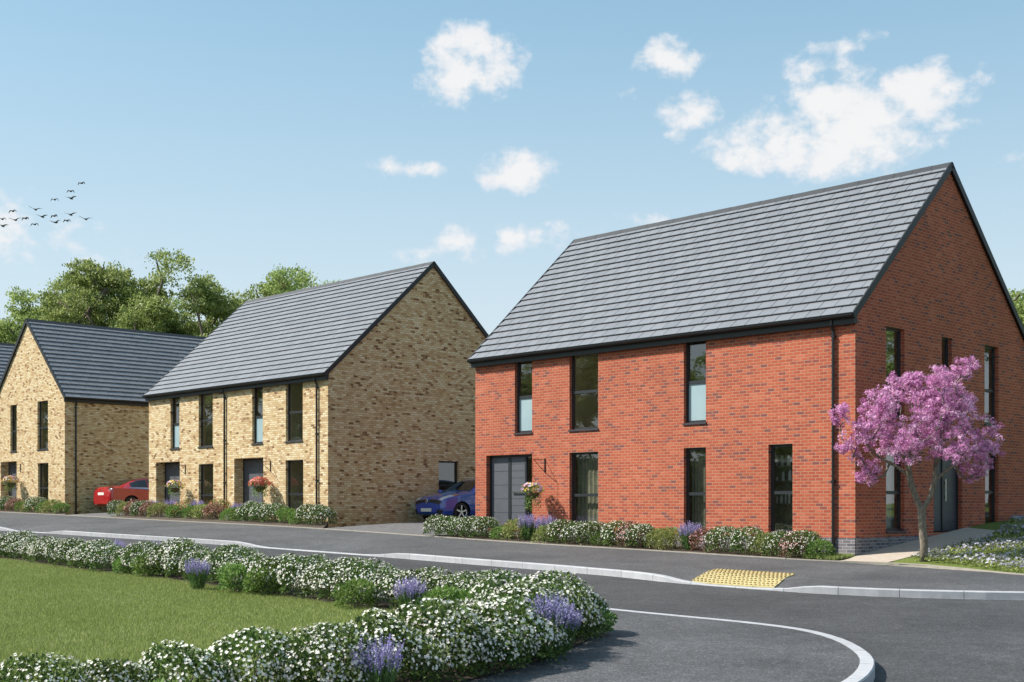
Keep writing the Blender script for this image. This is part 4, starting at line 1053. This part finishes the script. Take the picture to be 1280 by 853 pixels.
def car(name, st, axles, wr, col, loc, yaw, label, rear_first):
    root = empty(name, loc, yaw, label, 'car'); L = st[-1][0]
    pm = paint(col)
    secs = []
    for x, hw, zb, zbelt, hr, zte, zt in st:
        secs.append([np.array(p) for p in [(x,0,zb),(x,hw*.82,zb),(x,hw*.97,zb+.10),(x,hw,zb+(zbelt-zb)*.5),(x,hw*.985,zbelt-.05),(x,hw*.95,zbelt+.01),(x,hr,zte),(x,hr*.55,zt-.012),(x,0,zt)]])
    def Sf(u, t):     # u station index, t section index 0..8
        col_ = [spl([s[k] for s in secs], u) for k in range(9)]
        return spl(col_, t)
    def u_of(x):
        lo, hi = 0, len(st)-1.001
        for _ in range(40):
            m = (lo+hi)/2
            if Sf(m, 0)[0] < x: lo = m
            else: hi = m
        return lo
    def grid(u0, u1, t0, t1, nu, nt, off=0.0):
        G = [[Sf(u0+(u1-u0)*i/nu, t0+(t1-t0)*j/nt) for j in range(nt+1)] for i in range(nu+1)]
        if off:
            for i in range(nu+1):
                for j in range(nt+1):
                    u = u0+(u1-u0)*i/nu; t = t0+(t1-t0)*j/nt
                    a = Sf(u+.02, t)-Sf(u-.02, t); b = Sf(u, min(8, t+.02))-Sf(u, max(0, t-.02)); n = np.cross(b, a); ln = np.linalg.norm(n)
                    if ln > 1e-9:
                        n = n/ln
                        c = G[i][j]-np.array([L/2, 0, .6])
                        if n@c < 0: n = -n
                        G[i][j] = G[i][j]+n*off
        return G
    def emit(mb, G, sgn, skip=None):
        nu = len(G)-1; nt = len(G[0])-1; n0 = len(mb.v)
        for row in G:
            for p in row: mb.v.append((p[0]-L/2, sgn*p[1], p[2]))
        for i in range(nu):
            for j in range(nt):
                c = (G[i][j]+G[i+1][j+1])/2
                if skip and skip(c): continue
                a = n0+i*(nt+1)+j; f = (a, a+1, a+nt+2, a+nt+1)
                mb.f.append(f if sgn > 0 else f[::-1]); mb.mi.append(0)
    zc = wr
    def skip(c): return abs(c[1]) > .55 and any((c[0]-ax_)**2+(c[2]-zc)**2 < (wr+.045)**2 for ax_ in axles)
    mb = MB(); G = grid(0, len(st)-1.001, 0, 8, 200, 90)
    for s in (1, -1): emit(mb, G, s, skip)
    # close the nose and tail
    for G_ in (G[0], G[-1]):
        loop = [(p[0]-L/2, p[1], p[2]) for p in G_]+[(p[0]-L/2, -p[1], p[2]) for p in reversed(G_)]
        mb.poly(loop)
    body = mb.build('body', pm, root, smooth=True)
    lin = MB()
    for ax_ in axles:
        lin.tube([(ax_-L/2, -.72, zc), (ax_-L/2, .72, zc)], wr+.05, 24)
    lin.build('wheel_arch', M['black'], body, smooth=False)
    def patch(nm, u0, u1, t0, t1, m, par=None, both=True, off=.006, nu=10, nt=6):
        b = MB(); G = grid(u0, u1, t0, t1, nu, nt, off)
        for s in ((1, -1) if both else (1,)): emit(b, G, s)
        return b.build(nm, m, par or root, smooth=True)
    for ax_ in axles:
        for s in (1, -1):
            w = MB(); x = ax_-L/2; y0 = s*.66; y1 = s*.86
            pr = [(y0, wr*.6), (y0, wr-.02), (y0+s*.03, wr), (y1-s*.03, wr), (y1, wr-.025), (y1-s*.005, wr*.72)]
            seg = 28; n0 = len(w.v)
            for yy_, rr in pr:
                for k in range(seg): w.v.append((x+rr*math.cos(k*math.tau/seg), yy_, zc+rr*math.sin(k*math.tau/seg)))
            for j in range(len(pr)-1):
                for k in range(seg): w.f.append((n0+j*seg+k, n0+j*seg+(k+1) % seg, n0+(j+1)*seg+(k+1) % seg, n0+(j+1)*seg+k)); w.mi.append(0)
            w.f.append(tuple(n0+k for k in range(seg))); w.mi.append(0)
            wh = w.build('wheel', M['black'], root, smooth=True)
            r_ = MB(); 
            n0 = len(r_.v)
            for yy_, rr in ((y1-s*.004, wr*.73), (y1-s*.02, wr*.68), (y1-s*.07, wr*.66)):
                for k in range(seg): r_.v.append((x+rr*math.cos(k*math.tau/seg), yy_, zc+rr*math.sin(k*math.tau/seg)))
            for j in range(2):
                for k in range(seg): r_.f.append((n0+j*seg+k, n0+j*seg+(k+1) % seg, n0+(j+1)*seg+(k+1) % seg, n0+(j+1)*seg+k)); r_.mi.append(0)
            for k in range(5):
                a = k*math.tau/5+.3
                p = lambda r, da, yy_: (x+r*math.cos(a+da), yy_, zc+r*math.sin(a+da))
                r_.hexa([p(.03,-.9,y1-s*.05), p(wr*.69,-.16,y1-s*.05), p(wr*.69,.16,y1-s*.05), p(.03,.9,y1-s*.05), p(.03,-.9,y1-s*.015), p(wr*.69,-.13,y1-s*.012), p(wr*.69,.13,y1-s*.012), p(.03,.9,y1-s*.015)])
            r_.tube([(x, y1-s*.05, zc), (x, y1-s*.008, zc)], .05, 12)
            r_.build('rim', M['steel'], wh)
    return root, patch, pm, L
# blue hatchback, nose to the street
st = [(0,.52,.32,.52,.40,.56,.60),(.06,.66,.24,.62,.50,.67,.71),(.22,.80,.20,.73,.58,.78,.82),(.55,.87,.19,.81,.62,.87,.91),(.95,.885,.19,.88,.66,.94,.985),(1.28,.89,.19,.92,.70,.98,1.03),
      (1.62,.89,.19,.94,.66,1.16,1.21),(2.0,.89,.19,.95,.60,1.33,1.38),(2.5,.89,.19,.96,.58,1.40,1.445),(3.1,.885,.19,.985,.57,1.38,1.425),(3.55,.87,.20,1.01,.56,1.28,1.32),(3.86,.83,.26,1.02,.58,1.08,1.11),(4.0,.76,.34,.86,.60,.88,.90),(4.05,.66,.42,.70,.52,.72,.73)]
BCF = (-2.80, 41.85); by = 2.02
bc = (BCF[0]+.718*by, BCF[1]+.696*by)
root, patch, pm, L = car('parked_car', st, (.78, 3.30), .315, (.018,.065,.38), (bc[0], bc[1], Pv(*BCF)+.005), math.atan2(.696,.718), 'blue hatchback parked between the buff and red brick houses, nose to the street', False)
wsn = patch('windscreen', 5.05, 6.95, 6.25, 8, M['car_glass'])
patch('side_window', 5.9, 8.0, 5.25, 5.9, M['car_glass']); patch('side_window', 8.12, 9.6, 5.25, 5.9, M['car_glass'])
patch('rear_window', 10.1, 11.0, 6.3, 8, M['car_glass'])
patch('window_trim', 5.8, 9.8, 5.02, 5.2, M['steel'], off=.009, nt=2)
for s in (1, -1):
    pass
patch('headlight', 1.25, 3.0, 5.35, 6.3, M['lamp_clear'], off=.007, nt=4)
patch('indicator', 3.02, 3.45, 5.4, 6.1, M['lamp_amber'], off=.007, nt=4)
patch('bumper_grille', .15, 1.3, 1.1, 2.6, M['plastic'], off=.006)
patch('grille', .35, 1.15, 4.6, 7.9, M['plastic'], off=.008)
patch('chrome_strip', 1.2, 1.36, 5.6, 7.5, M['steel'], off=.013, nt=4)
def rhomb(m, cx, cz, w, hgt, x, t=.03):
    o = [(0,hgt/2),(w/2,0),(0,-hgt/2),(-w/2,0)]; k = 1-t/(w/2)*1.15
    for i in range(4):
        a, b = o[i], o[(i+1) % 4]
        m.hexa([(x+.015, cx+a[0], cz+a[1]), (x+.015, cx+b[0], cz+b[1]), (x+.015, cx+b[0]*k, cz+b[1]*k), (x+.015, cx+a[0]*k, cz+a[1]*k), (x-.012, cx+a[0], cz+a[1]), (x-.012, cx+b[0], cz+b[1]), (x-.012, cx+b[0]*k, cz+b[1]*k), (x-.012, cx+a[0]*k, cz+a[1]*k)])
m = MB(); rhomb(m, 0, .66, .13, .19, -L/2-.005); m.build('badge', M['steel'], root)
m = MB(); m.box((-L/2-.035, -.26, .33), (-L/2-.02, .26, .44)); m.build('number_plate', M['plate_white'], root)
for s in (1, -1):
    m = MB(); m.tube([(-.62, s*.84, .98), (-.66, s*.93, 1.0), (-.64, s*1.0, 1.01)], [.03,.075,.05], 10); m.build('door_mirror', pm, root, smooth=True)
# red saloon, tail to the street
st = [(0,.50,.32,.52,.38,.56,.58),(.07,.66,.24,.62,.50,.66,.69),(.25,.80,.20,.72,.58,.77,.80),(.65,.88,.18,.80,.64,.86,.89),(1.1,.895,.18,.86,.68,.92,.96),(1.45,.90,.18,.89,.70,.96,1.0),
      (1.85,.90,.18,.91,.64,1.16,1.20),(2.3,.90,.18,.92,.58,1.33,1.37),(2.8,.90,.18,.93,.56,1.38,1.42),(3.3,.895,.18,.95,.56,1.33,1.37),(3.8,.89,.18,.97,.58,1.17,1.21),(4.15,.88,.19,.98,.66,1.05,1.08),(4.45,.84,.22,.97,.68,1.02,1.05),(4.56,.78,.26,.84,.64,.92,.95),(4.62,.66,.34,.60,.54,.64,.68)]
RCR = (-17.2, 53.2); L0 = 4.62
rc = (RCR[0]+.718*L0/2, RCR[1]+.696*L0/2)
root, patch, pm, L = car('parked_car', st, (.85, 3.68), .325, (.36,.012,.016), (rc[0], rc[1], Pv(*RCR)+.005), math.atan2(.696,.718)+math.pi, 'red saloon car parked between the two buff brick houses, tail to the street', True)
patch('windscreen', 5.1, 6.9, 6.25, 8, M['car_glass']); patch('rear_window', 9.0, 10.75, 6.3, 8, M['car_glass'])
patch('side_window', 6.0, 8.1, 5.25, 5.9, M['car_glass']); patch('side_window', 8.2, 9.7, 5.25, 5.88, M['car_glass'])
patch('window_trim', 5.9, 9.9, 5.02, 5.2, M['steel'], off=.009, nt=2)
patch('tail_light', 11.9, 13.0, 4.6, 6.6, M['lamp_red'], off=.007, nt=4)
patch('headlight', 1.3, 3.0, 5.35, 6.3, M['lamp_clear'], off=.007, nt=4)
patch('bumper_panel', 12.6, 13.8, 1.0, 2.3, M['plastic'], off=.008)
m = MB(); m.box((L/2-.02, -.26, .70), (L/2+.0, .26, .81)); m.build('number_plate', M['plate_white'], root)
m = MB(); m.tube([(L/2-.06, 0, .89), (L/2-.03, 0, .885)], .04, 14); m.build('badge', M['steel'], root)
for s in (1, -1):
    m = MB(); m.tube([(L/2-.1, s*.55, .26), (L/2+.02, s*.55, .26)], .04, 12); m.build('exhaust_pipe', M['steel'], root)

# ------------------------------------------------------------------ birds
BIRDS = [(-32.14,25.9),(-32.95,25.3),(-32.92,24.76),(-34.15,24.67),(-37.28,23.81),(-35.58,23.93),(-38.06,23.21),(-37.07,23.15),(-36.33,23.27),(-35.07,23.39),(-34.18,23.45),(-32.95,23.54),(-35.64,22.82),(-38.03,22.7),(-34.06,22.97),(-33.22,23.09),(-31.82,23.21)]
UP = {2, 5, 7, 9, 11, 13, 14, 16}       # wings raised; the others hold them bowed down
def bird_mesh(up):
    m = MB(); s = 1.0
    m.tube([(-.19,0,.0), (-.12,0,.01), (0,0,0), (.10,0,.01), (.15,0,.03), (.20,0,.02)], [.015,.045,.055,.04,.03,.006], 8)
    m.poly([(-.16,-.02,0), (-.32,-.06,0), (-.33,.06,0), (-.16,.02,0)])
    for sg in (1, -1):
        z1, z2 = (.10, .20) if up else (.09, -.10)
        y1, y2 = (.24, .46) if up else (.19, .33)
        if up and sg < 0: z2 = .08
        a = [(.06,0,.03), (.08,sg*y1,z1), (-.02,sg*y2,z2)]; b = [(-.08,0,.02), (-.09,sg*y1,z1-.01), (-.06,sg*y2,z2-.006)]
        for i in range(2):
            m.hexa([b[i], b[i+1], a[i+1], a[i], tuple(Vector(b[i])+Vector((0,0,.012))), tuple(Vector(b[i+1])+Vector((0,0,.012))), tuple(Vector(a[i+1])+Vector((0,0,.014))), tuple(Vector(a[i])+Vector((0,0,.014)))])
    return m
protos = {}
BLAB = ['topmost bird of the flock, highest and alone at upper right','arched bird just above the spread one at upper right','spread-winged bird just below the arched one at upper right','arched bird alone in the upper middle of the flock','arched bird highest on the left side of the flock',
        'spread-winged bird highest in the left middle of the flock','arched bird at the left picture edge above another bird','spread-winged bird lower left, left of an arched bird','arched bird between two spread-winged birds at lower left','spread-winged bird in the middle of the lower flock',
        'arched bird directly above a spread-winged bird in the lower middle','spread-winged bird just above an arched one at lower right','lowest arched bird of the flock','spread-winged bird at the left picture edge, lowest on that side','lowest spread-winged bird in the flock middle','arched bird just below a spread-winged one at lower right','rightmost bird of the flock with wings spread wide']
for i, (x, z) in enumerate(BIRDS):
    up = i in UP
    if up not in protos: o = bird_mesh(up).build('bird', M['feather']); protos[up] = o
    else: o = protos[up].copy(); C.objects.link(o)
    o.location = (x, 95, z); o.rotation_euler = (rnd.uniform(-.1,.1), rnd.uniform(-.15,.15), R(75+rnd.uniform(-12,12)))
    k = 1.15 if up else 1.0; o.scale = (k, k, k)
    tag(o, BLAB[i], 'bird', 'birds flocking over the left trees')

# ------------------------------------------------------------------ world
SUN_EL, SUN_AZ = 45.0, 271.0     # the sun stands due left of the camera
w = bpy.data.worlds.new('World'); S.world = w; w.use_nodes = True
t = NT(w.node_tree); bg = t.n['Background']; out = t.n['World Output']
sky = t.new('ShaderNodeTexSky', sky_type='NISHITA', sun_disc=False); sky.sun_elevation = R(SUN_EL); sky.sun_rotation = R(SUN_AZ)
sky.altitude = 0; sky.air_density = 1.0; sky.dust_density = 1.6; sky.ozone_density = 1.0
t.put(bg.inputs[0], t.mix(1.0, sky.outputs[0], (.92,1.07,1.0), 'MULTIPLY')); bg.inputs[1].default_value = .10
dx, dy, dz = t.sep(t.new('ShaderNodeTexCoord').outputs['Generated'])
az = t.m('ARCTAN2', dx, dy); el = t.m('ARCSINE', dz)
vb = t.new('ShaderNodeBackground'); t.put(vb.inputs[0], t.ramp(t.m('MULTIPLY', t.m('ABSOLUTE', el), 2.0), [(0, (.66,.69,.71)), (.3, (.55,.65,.72)), (.8, (.28,.49,.64))])); vb.inputs[1].default_value = .68
vm = t.new('ShaderNodeMixShader'); t.put(vm.inputs[0], t.smooth(t.m('ABSOLUTE', el), .0, .50, .94, .45))
t.l.new(bg.outputs[0], vm.inputs[1]); t.l.new(vb.outputs[0], vm.inputs[2])
vec = t.comb(az, t.m('MULTIPLY', el, 1.25), 0.0)
CL_ = [(585,66,52,24,1),(588,104,54,24,1),(545,76,22,8,.8),(645,86,12,7,.5),(483,209,24,12,.8),(523,212,24,10,.8),(648,213,40,24,1),(573,308,24,18,.85),(535,320,30,9,.7),
      (636,296,18,20,.75),(704,296,36,17,.75),(805,276,30,9,.55),(836,76,34,22,.95),(790,118,12,8,.55),(865,135,34,20,1),(845,170,12,8,.4),(1050,60,30,9,.45),(1095,42,32,8,.45),
      (1035,140,62,48,1.15),(948,186,56,24,1),(1075,165,86,42,1.15),(1148,112,58,26,1),(1160,160,46,8,.65),(1035,207,34,16,.8),(995,168,60,34,1.1),(1210,100,16,8,.5),(20,290,80,34,.62),(60,322,60,20,.5),(1290,200,30,8,.4)]
D = None
for cx, cy, rx, ry, a in CL_:
    ca = math.atan((cx-640)/1590); f = math.hypot(1590, cx-640); ce = math.atan((632-cy)/f)
    ra = rx*1.5/1590*math.cos(ca)**2; re = ry*1.6/f*math.cos(ce)**2
    q = t.m('ADD', t.m('POWER', t.m('DIVIDE', t.m('SUBTRACT', az, ca), ra), 2.0), t.m('POWER', t.m('DIVIDE', t.m('SUBTRACT', el, ce), re), 2.0))
    d = t.m('MULTIPLY', t.m('SUBTRACT', 1.0, t.m('MINIMUM', q, 6.0)), a)
    D = d if D is None else t.m('SMOOTH_MAX', D, d, .25)
n1 = t.noise(vec, 30, 9, .66); n2 = t.noise(vec, 15, 4, .55)
dens = t.m('ADD', D, t.m('MULTIPLY', t.m('SUBTRACT', n1, .5), 3.0))
dens = t.m('ADD', dens, t.m('MULTIPLY', t.m('SUBTRACT', n2, .5), 1.5))
al = t.smooth(dens, .15, 1.15)
al = t.m('MULTIPLY', al, .92)
shade = t.smooth(t.m('ADD', D, t.m('MULTIPLY', t.m('SUBTRACT', n1, .5), 1.6)), -.2, 1.3)
cb = t.new('ShaderNodeBackground'); cb.inputs[1].default_value = .57
t.put(cb.inputs[0], t.ramp(shade, [(0, (.80,.84,.90)), (.55, (.88,.88,.90)), (1, (.93,.92,.91))]))
mx = t.new('ShaderNodeMixShader'); t.put(mx.inputs[0], al)
t.l.new(vm.outputs[0], mx.inputs[1]); t.l.new(cb.outputs[0], mx.inputs[2]); t.l.new(mx.outputs[0], out.inputs['Surface'])
CLOUD_BG = cb

sl = bpy.data.lights.new('sun', 'SUN'); sl.energy = 4.1; sl.angle = R(.53); sl.color = (1, .955, .89)
so = bpy.data.objects.new('sun', sl); C.objects.link(so)
e, a = R(SUN_EL), R(SUN_AZ); d = Vector((math.sin(a)*math.cos(e), math.cos(a)*math.cos(e), math.sin(e)))
so.rotation_euler = d.to_track_quat('Z', 'Y').to_euler(); so.location = (-20, 10, 30)

# ------------------------------------------------------------------ camera
cam = bpy.data.cameras.new('camera'); co = bpy.data.objects.new('camera', cam); C.objects.link(co); S.camera = co
co.location = (0, 0, 1.85); co.rotation_euler = (R(90), 0, 0)
cam.sensor_fit = 'HORIZONTAL'; cam.sensor_width = 36; cam.lens = 36*1590/1280; cam.shift_y = (632-426.5)/1280; cam.clip_end = 3000; cam.clip_start = .1
S.render.engine = 'CYCLES'
S.view_settings.view_transform = 'Standard'; S.view_settings.look = 'None'; S.view_settings.gamma = 1
S.view_settings.exposure = 0.84
S.cycles.max_bounces = 8; S.cycles.transparent_max_bounces = 12
